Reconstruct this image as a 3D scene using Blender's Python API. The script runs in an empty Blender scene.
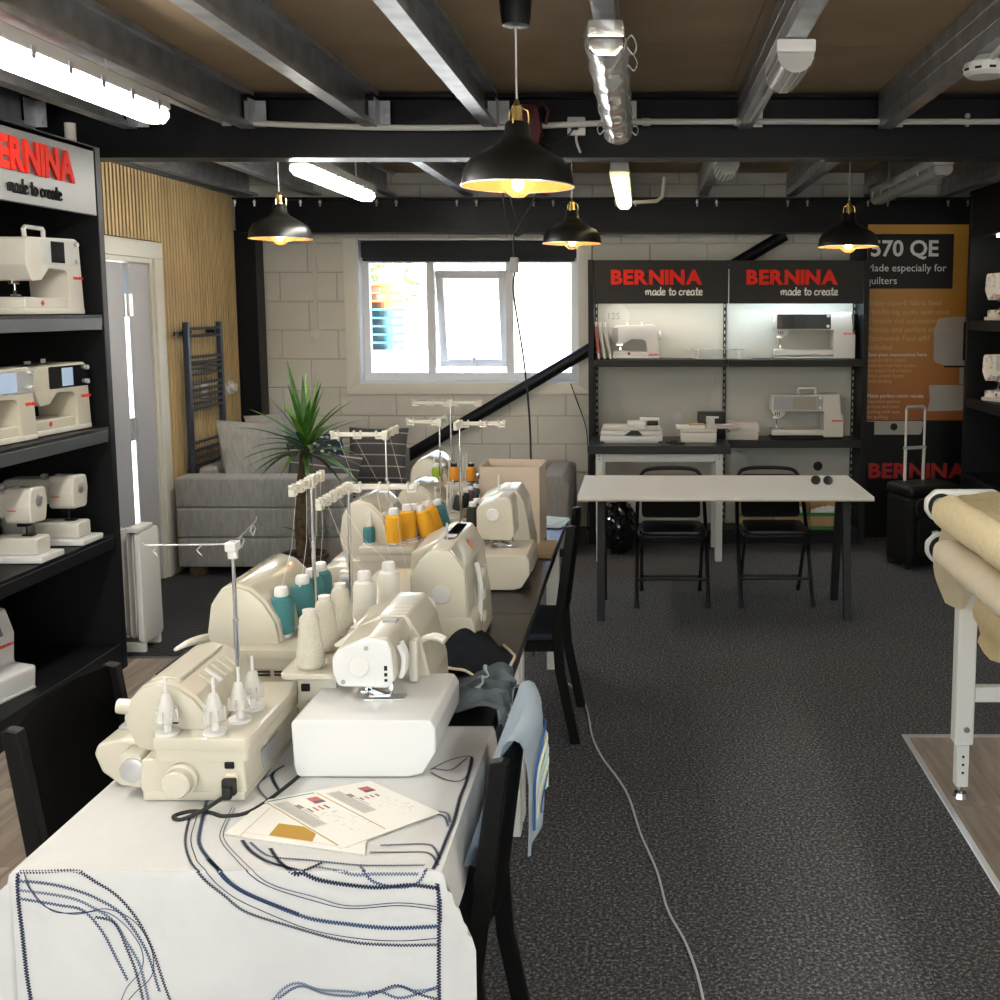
import bpy, bmesh, math, random
from mathutils import Vector, Matrix
random.seed(7)
SC = bpy.context.scene
COL = SC.collection
PI = math.pi
def R(d): return math.radians(d)

# ---------------------------------------------------------------- camera, world, exposure
cam = bpy.data.objects.new('camera', bpy.data.cameras.new('camera'))
COL.objects.link(cam)
cam.location = (0, 0, 1.75)
cam.rotation_euler = (R(90 - 6.25), 0, 0)
cam.data.sensor_width = 36
cam.data.lens = 37.8
cam.data.shift_x = -0.142
cam.data.shift_y = -0.075
cam.data.clip_start = 0.05
SC.camera = cam
SC.view_settings.view_transform = 'Standard'
SC.view_settings.look = 'None'
SC.view_settings.gamma = 1
SC.view_settings.use_curve_mapping = False
SC.view_settings.exposure = 1.45
W = bpy.data.worlds.new('sky'); SC.world = W; W.use_nodes = True
_n = W.node_tree.nodes; _l = W.node_tree.links
_bg = _n['Background']
_sky = _n.new('ShaderNodeTexSky'); _sky.sky_type = 'NISHITA'
_sky.sun_disc = False; _sky.sun_elevation = R(40); _sky.sun_rotation = R(140)
_sky.air_density = 1.0; _sky.dust_density = 1.2; _sky.ozone_density = 1.5
_l.new(_sky.outputs[0], _bg.inputs[0]); _bg.inputs[1].default_value = 0.30
sun = bpy.data.objects.new('sun', bpy.data.lights.new('sun', 'SUN')); COL.objects.link(sun)
sun.data.energy = 9; sun.data.angle = R(1); sun.data.color = (1, .95, .86)
sun.rotation_euler = (R(50), 0, R(-25))

# ---------------------------------------------------------------- materials
MATS = {}
def mat(name, col=(.5, .5, .5), rough=.5, metal=0, var=0, vs=20, bump=0, bs=200, emit=None, es=0,
        alpha=1, trans=0, ior=1.45, coat=0, sss=0, sheen=0, stretch=None, spec=.5):
    if name in MATS: return MATS[name]
    m = bpy.data.materials.new(name); m.use_nodes = True
    nt = m.node_tree; b = nt.nodes['Principled BSDF']
    b.inputs['Base Color'].default_value = (*col, 1)
    b.inputs['Roughness'].default_value = rough
    b.inputs['Metallic'].default_value = metal
    b.inputs['IOR'].default_value = ior
    b.inputs['Specular IOR Level'].default_value = spec
    b.inputs['Alpha'].default_value = alpha
    b.inputs['Transmission Weight'].default_value = trans
    b.inputs['Coat Weight'].default_value = coat
    b.inputs['Sheen Weight'].default_value = sheen
    if emit:
        b.inputs['Emission Color'].default_value = (*emit, 1); b.inputs['Emission Strength'].default_value = es
    if var or bump:
        tc = nt.nodes.new('ShaderNodeTexCoord'); mp = nt.nodes.new('ShaderNodeMapping')
        nt.links.new(tc.outputs['Object'], mp.inputs['Vector'])
        if stretch: mp.inputs['Scale'].default_value = stretch
    if var:
        no = nt.nodes.new('ShaderNodeTexNoise'); no.inputs['Scale'].default_value = vs; no.inputs['Detail'].default_value = 4
        nt.links.new(mp.outputs[0], no.inputs['Vector'])
        rp = nt.nodes.new('ShaderNodeValToRGB')
        rp.color_ramp.elements[0].position = .3; rp.color_ramp.elements[1].position = .7
        rp.color_ramp.elements[0].color = (*[c * (1 - var) for c in col], 1)
        rp.color_ramp.elements[1].color = (*[min(1, c * (1 + var)) for c in col], 1)
        nt.links.new(no.outputs['Fac'], rp.inputs[0]); nt.links.new(rp.outputs[0], b.inputs['Base Color'])
    if bump:
        n2 = nt.nodes.new('ShaderNodeTexNoise'); n2.inputs['Scale'].default_value = bs; n2.inputs['Detail'].default_value = 3
        nt.links.new(mp.outputs[0], n2.inputs['Vector'])
        bp = nt.nodes.new('ShaderNodeBump'); bp.inputs['Strength'].default_value = bump; bp.inputs['Distance'].default_value = .01
        nt.links.new(n2.outputs['Fac'], bp.inputs['Height']); nt.links.new(bp.outputs[0], b.inputs['Normal'])
    MATS[name] = m
    return m
def nodes_of(name, rough=.8):
    m = bpy.data.materials.new(name); m.use_nodes = True; MATS[name] = m
    b = m.node_tree.nodes['Principled BSDF']; b.inputs['Roughness'].default_value = rough
    return m, m.node_tree, b

mat('cream', (.56, .525, .43), .26, var=.015, vs=3, coat=.25)
mat('cream_gloss', (.56, .52, .415), .12, coat=.8)
mat('cream_warm', (.70, .63, .46), .32, coat=.15)
mat('ivory', (.62, .595, .53), .32)
mat('white_gloss', (.70, .70, .69), .15, coat=.4)
mat('white_plastic', (.68, .675, .66), .35)
mat('white_paint', (.74, .73, .70), .45, var=.02, vs=6)
mat('white_metal', (.74, .73, .69), .35)
mat('clear_plastic', (.93, .92, .88), .08, trans=.75, ior=1.3)
mat('frost_plastic', (.92, .91, .86), .25, trans=.55, ior=1.2)
mat('silver', (.62, .62, .63), .3, metal=.7)
mat('chrome', (.75, .75, .76), .12, metal=1)
mat('grey_plastic', (.33, .34, .35), .4)
mat('light_grey', (.55, .55, .54), .4)
mat('black', (.006, .006, .0065), .38, spec=.35)
mat('black_gloss', (.006, .006, .007), .08, coat=.5)
mat('black_wood', (.0025, .0024, .0024), .45, spec=.25, var=.2, vs=8)
mat('black_top', (.013, .0115, .011), .36, spec=.35, var=.1, vs=10)
mat('unit_black', (.0050, .0054, .0068), .5, spec=.3, var=.12, vs=4)
mat('unit_grey', (.045, .052, .057), .45, var=.12, vs=4)
mat('header_grey', (.15, .15, .148), .4)
mat('header_dark', (.012, .012, .012), .5, spec=.35)
mat('beam', (.0038, .0045, .0072), .42, spec=.3, var=.25, vs=3)
mat('galv', (.50, .52, .55), .36, metal=.75, var=.22, vs=9)
mat('galv_dark', (.14, .145, .15), .4, metal=.7, var=.2, vs=9)
mat('board', (.36, .265, .165), .75, var=.12, vs=2.5, bump=.05, bs=120)
mat('conduit', (.58, .565, .53), .4)
mat('block', (.60, .58, .52), .75, var=.02, vs=8, bump=.12, bs=140)
mat('mortar', (.47, .45, .39), .9, bump=.1, bs=200)
mat('plaster', (.55, .54, .50), .8, var=.02, vs=3)
mat('wall_paint', (.45, .44, .42), .8)
mat('slat_wood', (.56, .40, .20), .5, var=.18, vs=14, stretch=(1, 1, .15))
mat('felt', (.014, .013, .012), .95)
mat('door_grey', (.43, .43, .45), .45)
mat('frame_cream', (.70, .68, .60), .4)
mat('rad_blue', (.050, .060, .085), .3, metal=.35)
mat('upvc', (.78, .79, .81), .3)
mat('blind', (.018, .019, .024), .7)
mat('glass', (1, 1, 1), 0, trans=1, ior=1.02, alpha=.25)
mat('brass', (.72, .52, .2), .25, metal=1)
mat('shade_black', (.008, .008, .0065), .35)
mat('shade_in', (.95, .52, .24), .5)
mat('bulb', (1, .75, .5), .05, trans=.9, alpha=.5)
mat('filament', (1, .6, .2), .5, emit=(1, .62, .25), es=110)
mat('tube_lit', (1, 1, 1), .5, emit=(1, .97, .89), es=20)
mat('tube_dim', (1, .95, .75), .5, emit=(1, .82, .42), es=.9)
mat('led_cool', (1, 1, 1), .5, emit=(.78, .95, 1), es=20)
mat('led_warm', (1, 1, 1), .5, emit=(1, .97, .86), es=11)
mat('foil', (.80, .80, .77), .2, metal=.9, var=.1, vs=14, bump=.15, bs=30)
mat('poly', (.85, .85, .83), .12, trans=.6)
mat('red_letter', (.80, .028, .014), .65, spec=.25)
mat('red_side', (.36, .012, .01), .45)
mat('red', (.55, .03, .03), .5)
mat('dark_red', (.07, .008, .01), .5)
mat('white_print', (.85, .85, .85), .5)
mat('paper', (.76, .74, .68), .6)
mat('fabric_grey', (.27, .26, .24), .9, var=.16, vs=60, bump=.25, bs=500, sheen=.25, stretch=(1, 1, .2))
mat('fabric_dark', (.10, .10, .11), .9, var=.1, vs=60, bump=.2, bs=500)
mat('trunk', (.10, .065, .035), .9, var=.4, vs=30, bump=.8, bs=50)
mat('leaf', (.045, .135, .022), .35, var=.35, vs=18)
mat('leaf_lt', (.13, .27, .04), .35, var=.25, vs=18)
mat('pot', (.085, .05, .03), .6)
mat('teal', (.045, .185, .20), .6, bump=.4, bs=300, stretch=(.1, .1, 4))
mat('orange_thr', (.82, .40, .015), .6, bump=.4, bs=300, stretch=(.1, .1, 4))
mat('rust_thr', (.72, .30, .03), .6, bump=.4, bs=300, stretch=(.1, .1, 4))
mat('green_thr', (.27, .42, .02), .6)
mat('black_thr', (.018, .022, .017), .6)
mat('grey_thr', (.10, .12, .13), .6)
mat('plum_thr', (.12, .07, .10), .6)
mat('white_thr', (.80, .77, .68), .7, bump=.4, bs=300, stretch=(.1, .1, 4))
mat('wool_thr', (.72, .68, .57), .9, var=.08, vs=300, bump=.8, bs=400)
mat('screen', (.01, .011, .014), .12, coat=.5)
mat('screen_lit', (.22, .27, .33), .2, emit=(.3, .4, .55), es=.25)
mat('screen_grey', (.30, .28, .23), .3)
mat('denim_dark', (.018, .024, .036), .9, var=.15, vs=90, bump=.2, bs=500)
mat('denim', (.18, .215, .25), .9, var=.4, vs=16, bump=.3, bs=450)
mat('tee', (.52, .61, .69), .85, var=.1, vs=7, bump=.1, bs=400)
mat('cloth', (.585, .58, .565), .85, var=.02, vs=14, bump=.55, bs=11)
mat('batting', (.82, .70, .44), .95, var=.05, vs=50, bump=.4, bs=120)
mat('calico', (.76, .67, .50), .75, var=.03, vs=20)
mat('navy_thr', (.010, .017, .045), .8)
mat('blue_thr', (.035, .07, .15), .8)
mat('pale_thr', (.10, .14, .21), .8)
mat('cardboard', (.42, .27, .13), .8, var=.08, vs=20)
mat('green_edge', (.03, .20, .035), .6)
mat('case_black', (.005, .005, .005), .6, spec=.3, bump=.3, bs=300)
mat('case_leather', (.009, .009, .0095), .4, spec=.4)
mat('bag_paper', (.56, .46, .36), .5, var=.04, vs=9)
mat('bag_brown', (.36, .23, .13), .5)
mat('rubber', (.012, .012, .012), .6)
mat('cable_white', (.62, .60, .60), .4)
mat('lilac', (.50, .42, .45), .6)
mat('sticker', (.85, .20, .10), .5)
mat('skirt', (.30, .30, .29), .6)

def carpet():
    m, nt, b = nodes_of('carpet', .95)
    tc = nt.nodes.new('ShaderNodeTexCoord')
    n1 = nt.nodes.new('ShaderNodeTexNoise'); n1.inputs['Scale'].default_value = 95; n1.inputs['Detail'].default_value = 6; n1.inputs['Roughness'].default_value = .75
    nt.links.new(tc.outputs['Object'], n1.inputs['Vector'])
    r = nt.nodes.new('ShaderNodeValToRGB'); e = r.color_ramp.elements
    e[0].position = .38; e[0].color = (.012, .0125, .015, 1); e[1].position = .66; e[1].color = (.37, .36, .36, 1)
    x = e.new(.52); x.color = (.066, .065, .070, 1)
    nt.links.new(n1.outputs['Fac'], r.inputs[0])
    n2 = nt.nodes.new('ShaderNodeTexNoise'); n2.inputs['Scale'].default_value = 2.2; n2.inputs['Detail'].default_value = 3
    nt.links.new(tc.outputs['Object'], n2.inputs['Vector'])
    mx = nt.nodes.new('ShaderNodeMix'); mx.data_type = 'RGBA'; mx.blend_type = 'MULTIPLY'; mx.inputs[0].default_value = .45
    nt.links.new(r.outputs[0], mx.inputs[6])
    r2 = nt.nodes.new('ShaderNodeValToRGB'); r2.color_ramp.elements[0].position = .3; r2.color_ramp.elements[1].position = .7
    r2.color_ramp.elements[0].color = (.72, .72, .72, 1)
    nt.links.new(n2.outputs['Fac'], r2.inputs[0]); nt.links.new(r2.outputs[0], mx.inputs[7])
    nt.links.new(mx.outputs[2], b.inputs['Base Color'])
    bp = nt.nodes.new('ShaderNodeBump'); bp.inputs['Strength'].default_value = .5; bp.inputs['Distance'].default_value = .004
    nt.links.new(n1.outputs['Fac'], bp.inputs['Height']); nt.links.new(bp.outputs[0], b.inputs['Normal'])
carpet()
def ribmat():
    m, nt, b = nodes_of('rib_mat', .95)
    tc = nt.nodes.new('ShaderNodeTexCoord'); mp = nt.nodes.new('ShaderNodeMapping'); mp.inputs['Rotation'].default_value = (0, 0, R(28))
    nt.links.new(tc.outputs['Object'], mp.inputs[0])
    w = nt.nodes.new('ShaderNodeTexWave'); w.inputs['Scale'].default_value = 9; w.bands_direction = 'Y'; w.inputs['Distortion'].default_value = .6; w.inputs['Detail'].default_value = 2
    nt.links.new(mp.outputs[0], w.inputs[0])
    r = nt.nodes.new('ShaderNodeValToRGB'); r.color_ramp.elements[0].color = (.006, .006, .006, 1); r.color_ramp.elements[1].color = (.028, .028, .03, 1)
    nt.links.new(w.outputs['Fac'], r.inputs[0]); nt.links.new(r.outputs[0], b.inputs['Base Color'])
    bp = nt.nodes.new('ShaderNodeBump'); bp.inputs['Distance'].default_value = .004
    nt.links.new(w.outputs['Fac'], bp.inputs['Height']); nt.links.new(bp.outputs[0], b.inputs['Normal'])
ribmat()
def laminate():
    m, nt, b = nodes_of('laminate', .45)
    tc = nt.nodes.new('ShaderNodeTexCoord'); mp = nt.nodes.new('ShaderNodeMapping'); mp.inputs['Scale'].default_value = (6, .6, 6)
    oi = nt.nodes.new('ShaderNodeObjectInfo')
    ad = nt.nodes.new('ShaderNodeVectorMath'); ad.operation = 'ADD'
    sc = nt.nodes.new('ShaderNodeMath'); sc.operation = 'MULTIPLY'; sc.inputs[1].default_value = 37
    nt.links.new(oi.outputs['Random'], sc.inputs[0]); nt.links.new(tc.outputs['Object'], ad.inputs[0]); nt.links.new(sc.outputs[0], ad.inputs[1])
    nt.links.new(ad.outputs[0], mp.inputs[0])
    n = nt.nodes.new('ShaderNodeTexNoise'); n.inputs['Scale'].default_value = 3; n.inputs['Detail'].default_value = 6; n.inputs['Distortion'].default_value = 1.2
    nt.links.new(mp.outputs[0], n.inputs['Vector'])
    r = nt.nodes.new('ShaderNodeValToRGB'); e = r.color_ramp.elements
    e[0].position = .35; e[0].color = (.21, .165, .13, 1); e[1].position = .68; e[1].color = (.37, .305, .25, 1)
    nt.links.new(n.outputs['Fac'], r.inputs[0]); nt.links.new(r.outputs[0], b.inputs['Base Color'])
laminate()
def stripes():
    m, nt, b = nodes_of('stripe_cushion', .9)
    tc = nt.nodes.new('ShaderNodeTexCoord'); sp = nt.nodes.new('ShaderNodeSeparateXYZ'); nt.links.new(tc.outputs['Object'], sp.inputs[0])
    mo = nt.nodes.new('ShaderNodeMath'); mo.operation = 'WRAP'; mo.inputs[1].default_value = .085; mo.inputs[2].default_value = 0
    nt.links.new(sp.outputs['Z'], mo.inputs[0])
    gt = nt.nodes.new('ShaderNodeMath'); gt.operation = 'GREATER_THAN'; gt.inputs[1].default_value = .076
    nt.links.new(mo.outputs[0], gt.inputs[0])
    mx = nt.nodes.new('ShaderNodeMix'); mx.data_type = 'RGBA'; mx.inputs[6].default_value = (.075, .072, .075, 1); mx.inputs[7].default_value = (.36, .34, .31, 1)
    nt.links.new(gt.outputs[0], mx.inputs[0]); nt.links.new(mx.outputs[2], b.inputs['Base Color'])
    m, nt, b = nodes_of('spot_cushion', .9)
    tc = nt.nodes.new('ShaderNodeTexCoord'); v = nt.nodes.new('ShaderNodeTexVoronoi'); v.inputs['Scale'].default_value = 24
    nt.links.new(tc.outputs['Object'], v.inputs['Vector'])
    r = nt.nodes.new('ShaderNodeValToRGB'); r.color_ramp.interpolation = 'CONSTANT'
    r.color_ramp.elements[0].color = (.55, .57, .6, 1); r.color_ramp.elements[1].position = .36; r.color_ramp.elements[1].color = (.02, .025, .04, 1)
    nt.links.new(v.outputs['Distance'], r.inputs[0]); nt.links.new(r.outputs[0], b.inputs['Base Color'])
    m, nt, b = nodes_of('flower_print', .35)
    tc = nt.nodes.new('ShaderNodeTexCoord'); n = nt.nodes.new('ShaderNodeTexNoise'); n.inputs['Scale'].default_value = 26
    nt.links.new(tc.outputs['Object'], n.inputs['Vector'])
    r = nt.nodes.new('ShaderNodeValToRGB'); r.color_ramp.elements[0].position = .36; r.color_ramp.elements[0].color = (.42, .30, .26, 1)
    r.color_ramp.elements[1].position = .47; r.color_ramp.elements[1].color = (.82, .79, .72, 1)
    nt.links.new(n.outputs['Fac'], r.inputs[0]); nt.links.new(r.outputs[0], b.inputs['Base Color'])
    m, nt, b = nodes_of('poster', .45)          # printed colour fade, mustard to rust, along the poster's own height
    tc = nt.nodes.new('ShaderNodeTexCoord'); sp = nt.nodes.new('ShaderNodeSeparateXYZ'); nt.links.new(tc.outputs['Object'], sp.inputs[0])
    r = nt.nodes.new('ShaderNodeMapRange'); r.inputs[1].default_value = .9; r.inputs[2].default_value = 2.4
    nt.links.new(sp.outputs['Z'], r.inputs[0])
    mx = nt.nodes.new('ShaderNodeMix'); mx.data_type = 'RGBA'; mx.inputs[6].default_value = (.34, .10, .022, 1); mx.inputs[7].default_value = (.55, .29, .04, 1)
    nt.links.new(r.outputs[0], mx.inputs[0]); nt.links.new(mx.outputs[2], b.inputs['Base Color'])
stripes()

# ---------------------------------------------------------------- mesh builder
def rpoly(pts, r=.01, n=4):
    out = []; k = len(pts)
    for i in range(k):
        p = Vector(pts[i][:2]); rr = pts[i][2] if len(pts[i]) > 2 else r
        a = Vector(pts[i - 1][:2]) - p; b = Vector(pts[(i + 1) % k][:2]) - p
        if rr <= 0: out.append((p.x, p.y)); continue
        la, lb = a.length, b.length; a.normalize(); b.normalize()
        ang = a.angle(b); d = min(rr / max(math.tan(ang / 2), 1e-4), la * .48, lb * .48)
        p0 = p + a * d; p1 = p + b * d
        for j in range(n + 1):
            t = j / n
            q = p0 * (1 - t) ** 2 + p * 2 * t * (1 - t) + p1 * t * t
            out.append((q.x, q.y))
    return out
class G:
    def __init__(s): s.bm = bmesh.new()
    def _fin(s, vs, bev=0, seg=2, m=None):
        if bev:
            es = list({e for v in vs for e in v.link_edges})
            r = bmesh.ops.bevel(s.bm, geom=es, offset=bev, segments=seg, profile=.6, affect='EDGES', clamp_overlap=True)
            vs = list({v for f in r['faces'] for v in f.verts} | {v for v in vs if v.is_valid})
        if m is not None: bmesh.ops.transform(s.bm, matrix=m, verts=vs)
        return s
    def box(s, x0, x1, y0, y1, z0, z1, bev=0, seg=2, m=None):
        r = bmesh.ops.create_cube(s.bm, size=1)['verts']
        for v in r:
            v.co = Vector(((x0 + x1) / 2 + v.co.x * (x1 - x0), (y0 + y1) / 2 + v.co.y * (y1 - y0), (z0 + z1) / 2 + v.co.z * (z1 - z0)))
        return s._fin(r, bev, seg, m)
    def prism(s, pts, plane, a, b, bev=0, seg=2, m=None, taper=1):
        def P(u, v, w): return {'xy': (u, v, w), 'xz': (u, w, v), 'yz': (w, u, v)}[plane]
        cu = sum(p[0] for p in pts) / len(pts); cv = sum(p[1] for p in pts) / len(pts)
        v0 = [s.bm.verts.new(P(u, v, a)) for u, v in pts]
        v1 = [s.bm.verts.new(P(cu + (u - cu) * taper, cv + (v - cv) * taper, b)) for u, v in pts]
        k = len(pts)
        f0 = s.bm.faces.new(v0); f1 = s.bm.faces.new(v1[::-1])
        fs = [f0, f1] + [s.bm.faces.new((v0[i], v0[i - 1], v1[i - 1], v1[i])) for i in range(k)]
        bmesh.ops.recalc_face_normals(s.bm, faces=fs)
        if bev:
            es = list(set(f0.edges) | set(f1.edges))
            r = bmesh.ops.bevel(s.bm, geom=es, offset=bev, segments=seg, profile=.6, affect='EDGES', clamp_overlap=True)
            vs = list({v for f in r['faces'] for v in f.verts} | {v for v in v0 + v1 if v.is_valid})
        else: vs = v0 + v1
        if m is not None: bmesh.ops.transform(s.bm, matrix=m, verts=vs)
        return s
    def cyl(s, p0, p1, r, r2=None, n=16, cap=True):
        p0 = Vector(p0); p1 = Vector(p1); d = p1 - p0; r2 = r if r2 is None else r2
        q = Vector((0, 0, 1)).rotation_difference(d.normalized()).to_matrix()
        A, B = [], []
        for i in range(n):
            a = 2 * PI * i / n; c = Vector((math.cos(a), math.sin(a), 0))
            A.append(s.bm.verts.new(p0 + q @ (c * r))); B.append(s.bm.verts.new(p1 + q @ (c * r2)))
        for i in range(n): s.bm.faces.new((A[i - 1], A[i], B[i], B[i - 1]))
        if cap: s.bm.faces.new(A[::-1]); s.bm.faces.new(B)
        return s
    def tube(s, pts, r, n=6, closed=False):
        pts = [Vector(p) for p in pts]; k = len(pts); rings = []
        ref = None
        for i, p in enumerate(pts):
            if closed: d = pts[(i + 1) % k] - pts[i - 1]
            else: d = pts[min(i + 1, k - 1)] - pts[max(i - 1, 0)]
            d.normalize()
            if ref is None:
                ref = Vector((0, 0, 1)) if abs(d.z) < .9 else Vector((1, 0, 0))
            u = (ref - d * ref.dot(d)).normalized(); w = d.cross(u); ref = u
            rr = r[i] if isinstance(r, (list, tuple)) else r
            rings.append([s.bm.verts.new(p + (u * math.cos(2 * PI * j / n) + w * math.sin(2 * PI * j / n)) * rr) for j in range(n)])
        for i in range(k if closed else k - 1):
            a, b = rings[i], rings[(i + 1) % k]
            for j in range(n): s.bm.faces.new((a[j - 1], a[j], b[j], b[j - 1]))
        if not closed: s.bm.faces.new(rings[0][::-1]); s.bm.faces.new(rings[-1])
        return s
    def lathe(s, prof, n=24, c=(0, 0, 0), m=None, cap=True):
        rings = []; allv = []
        for r, z in prof:
            ring = [s.bm.verts.new((c[0] + r * math.cos(2 * PI * i / n), c[1] + r * math.sin(2 * PI * i / n), c[2] + z)) for i in range(n)]
            rings.append(ring); allv += ring
        for a, b in zip(rings, rings[1:]):
            for i in range(n): s.bm.faces.new((a[i - 1], a[i], b[i], b[i - 1]))
        if cap: s.bm.faces.new(rings[0][::-1]); s.bm.faces.new(rings[-1])
        if m is not None: bmesh.ops.transform(s.bm, matrix=m, verts=allv)
        return s
    def grid(s, fn, nu, nv, thick=0):
        V = [[s.bm.verts.new(fn(i / nu, j / nv)) for j in range(nv + 1)] for i in range(nu + 1)]
        fs = [s.bm.faces.new((V[i][j], V[i + 1][j], V[i + 1][j + 1], V[i][j + 1])) for i in range(nu) for j in range(nv)]
        if thick: bmesh.ops.solidify(s.bm, geom=fs, thickness=thick)
        return s
    def quad(s, a, b, c, d):
        s.bm.faces.new([s.bm.verts.new(p) for p in (a, b, c, d)]); return s
    def sph(s, c, r, n=12, sc=(1, 1, 1)):
        v = bmesh.ops.create_uvsphere(s.bm, u_segments=n, v_segments=max(6, n // 2), radius=r)['verts']
        for q in v: q.co = Vector((c[0] + q.co.x * sc[0], c[1] + q.co.y * sc[1], c[2] + q.co.z * sc[2]))
        return s
    def mesh(s, name, material, smooth=35):
        me = bpy.data.meshes.new(name)
        bmesh.ops.recalc_face_normals(s.bm, faces=s.bm.faces)
        s.bm.to_mesh(me); s.bm.free()
        me.materials.append(MATS[material] if isinstance(material, str) else material)
        if smooth:
            me.polygons.foreach_set('use_smooth', [True] * len(me.polygons))
            me.set_sharp_from_angle(angle=R(smooth))
        return me
    def build(s, name, material, parent=None, smooth=35, loc=None, rot=None):
        return link(name, s.mesh(name, material, smooth), parent, loc, rot)
def link(name, me, parent=None, loc=None, rot=None):
    o = bpy.data.objects.new(name, me); COL.objects.link(o)
    if parent is not None: o.parent = parent
    if loc is not None: o.location = loc
    if rot is not None: o.rotation_euler = rot
    return o
def tag(o, label, cat, group=None):
    o['label'] = label; o['category'] = cat
    if group: o['group'] = group
    return o
def thing(name, label, cat, loc=(0, 0, 0), rz=0, group=None):
    o = bpy.data.objects.new(name, None); COL.objects.link(o); o.empty_display_size = .05
    o.location = loc; o.rotation_euler = (0, 0, rz)
    return tag(o, label, cat, group)
def struct(o): o['kind'] = 'structure'; return o
def stuff(o): o['kind'] = 'stuff'; return o
def dup(root, loc, rz=None, label=None, group=None):
    r = root.copy(); COL.objects.link(r); r.location = loc
    if rz is not None: r.rotation_euler = (0, 0, rz)
    if label: r['label'] = label
    if group: r['group'] = group
    for ch in list(root.children):
        c = ch.copy(); COL.objects.link(c); c.parent = r
        for g in list(ch.children):
            d = g.copy(); COL.objects.link(d); d.parent = c
    return r
def T(x=0, y=0, z=0, rx=0, ry=0, rz=0):
    return Matrix.Translation((x, y, z)) @ Matrix.Rotation(rz, 4, 'Z') @ Matrix.Rotation(ry, 4, 'Y') @ Matrix.Rotation(rx, 4, 'X')
def rrect(x0, x1, y0, y1, r=.01, n=3): return rpoly([(x0, y0), (x1, y0), (x1, y1), (x0, y1)], r, n)
def arc(cx, cy, r, a0, a1, n=8): return [(cx + r * math.cos(R(a0 + (a1 - a0) * i / n)), cy + r * math.sin(R(a0 + (a1 - a0) * i / n))) for i in range(n + 1)]

def cr(P, n=8):
    P = [Vector(p) for p in P]; Q = []
    for i in range(len(P) - 1):
        p0, p1, p2, p3 = P[max(i - 1, 0)], P[i], P[i + 1], P[min(i + 2, len(P) - 1)]
        for j in range(n):
            s = j / n; Q.append(.5 * ((2 * p1) + (p2 - p0) * s + (2 * p0 - 5 * p1 + 4 * p2 - p3) * s * s + (3 * p1 - p0 - 3 * p2 + p3) * s ** 3))
    return Q + [P[-1]]

# ---------------------------------------------------------------- lettering
def text_mesh(body, size, material, extrude=.002, bold=0, xs=1, shear=0, align='LEFT'):
    cu = bpy.data.curves.new('lettering', 'FONT'); cu.body = body; cu.size = size; cu.extrude = extrude
    cu.offset = bold; cu.shear = shear; cu.align_x = align; cu.resolution_u = 3
    o = bpy.data.objects.new('lettering', cu); COL.objects.link(o)
    dg = bpy.context.evaluated_depsgraph_get()
    me = bpy.data.meshes.new_from_object(o.evaluated_get(dg))
    bpy.data.objects.remove(o); bpy.data.curves.remove(cu)
    if xs != 1:
        for v in me.vertices: v.co.x *= xs
    me.materials.clear(); me.materials.append(MATS[material])
    return me
# rows of heavy block capitals, letter by letter, fitted to width x height
def block_word(word, width, height, material, depth, parent, loc, rot, name='letter'):
    gap = width * .012
    mes = [text_mesh(c, height * 1.36, material, depth / 2, height * .055) for c in word]
    ws = []
    for me in mes:
        xs = [v.co.x for v in me.vertices]; ys = [v.co.y for v in me.vertices]
        ws.append((min(xs), max(xs) - min(xs), min(ys), max(ys) - min(ys)))
    tot = sum(w[1] for w in ws); k = (width - gap * (len(word) - 1)) / tot
    h = Matrix.Rotation(rot[2], 4, 'Z') @ Matrix.Rotation(rot[0], 4, 'X')
    x = 0; out = []
    for me, w in zip(mes, ws):
        for v in me.vertices:
            v.co.x = (v.co.x - w[0]) * k; v.co.y = (v.co.y - w[2]) * height / w[3]
        o = link(name, me, parent, Vector(loc) + (h @ Vector((x, 0, 0))), rot); out.append(o)
        x += w[1] * k + gap
    return out
GLY = {  # handwriting strokes in an em box: x-height 1
 'm': (1.35, [[(0, .95), (.08, 0)], [(.08, .5), (.3, .95), (.5, .9), (.52, 0)], [(.52, .5), (.78, .95), (1.0, .9), (1.05, .05), (1.2, 0)]]),
 'a': (.95, [[(.72, .85), (.4, 1), (.08, .6), (.12, .1), (.4, 0), (.66, .3), (.72, .9)], [(.72, .9), (.74, .15), (.92, 0)]]),
 'd': (.95, [[(.7, .8), (.4, .95), (.08, .6), (.12, .1), (.4, 0), (.66, .3), (.75, 1.75)], [(.72, .9), (.74, .15), (.92, 0)]]),
 'e': (.85, [[(.08, .5), (.5, .55), (.66, .75), (.5, .98), (.25, .92), (.06, .5), (.15, .08), (.45, 0), (.75, .2)]]),
 't': (.7, [[(.35, 1.6), (.28, .25), (.4, 0), (.62, .12)], [(.02, .98), (.68, 1.08)]]),
 'o': (.9, [[(.4, .98), (.1, .7), (.1, .2), (.4, 0), (.7, .25), (.7, .75), (.4, .98)]]),
 'c': (.8, [[(.66, .8), (.42, .98), (.1, .65), (.12, .15), (.42, 0), (.72, .2)]]),
 'r': (.7, [[(.1, .95), (.15, 0)], [(.14, .5), (.3, .88), (.62, .95)]]),
 ' ': (.5, [])}
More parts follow.
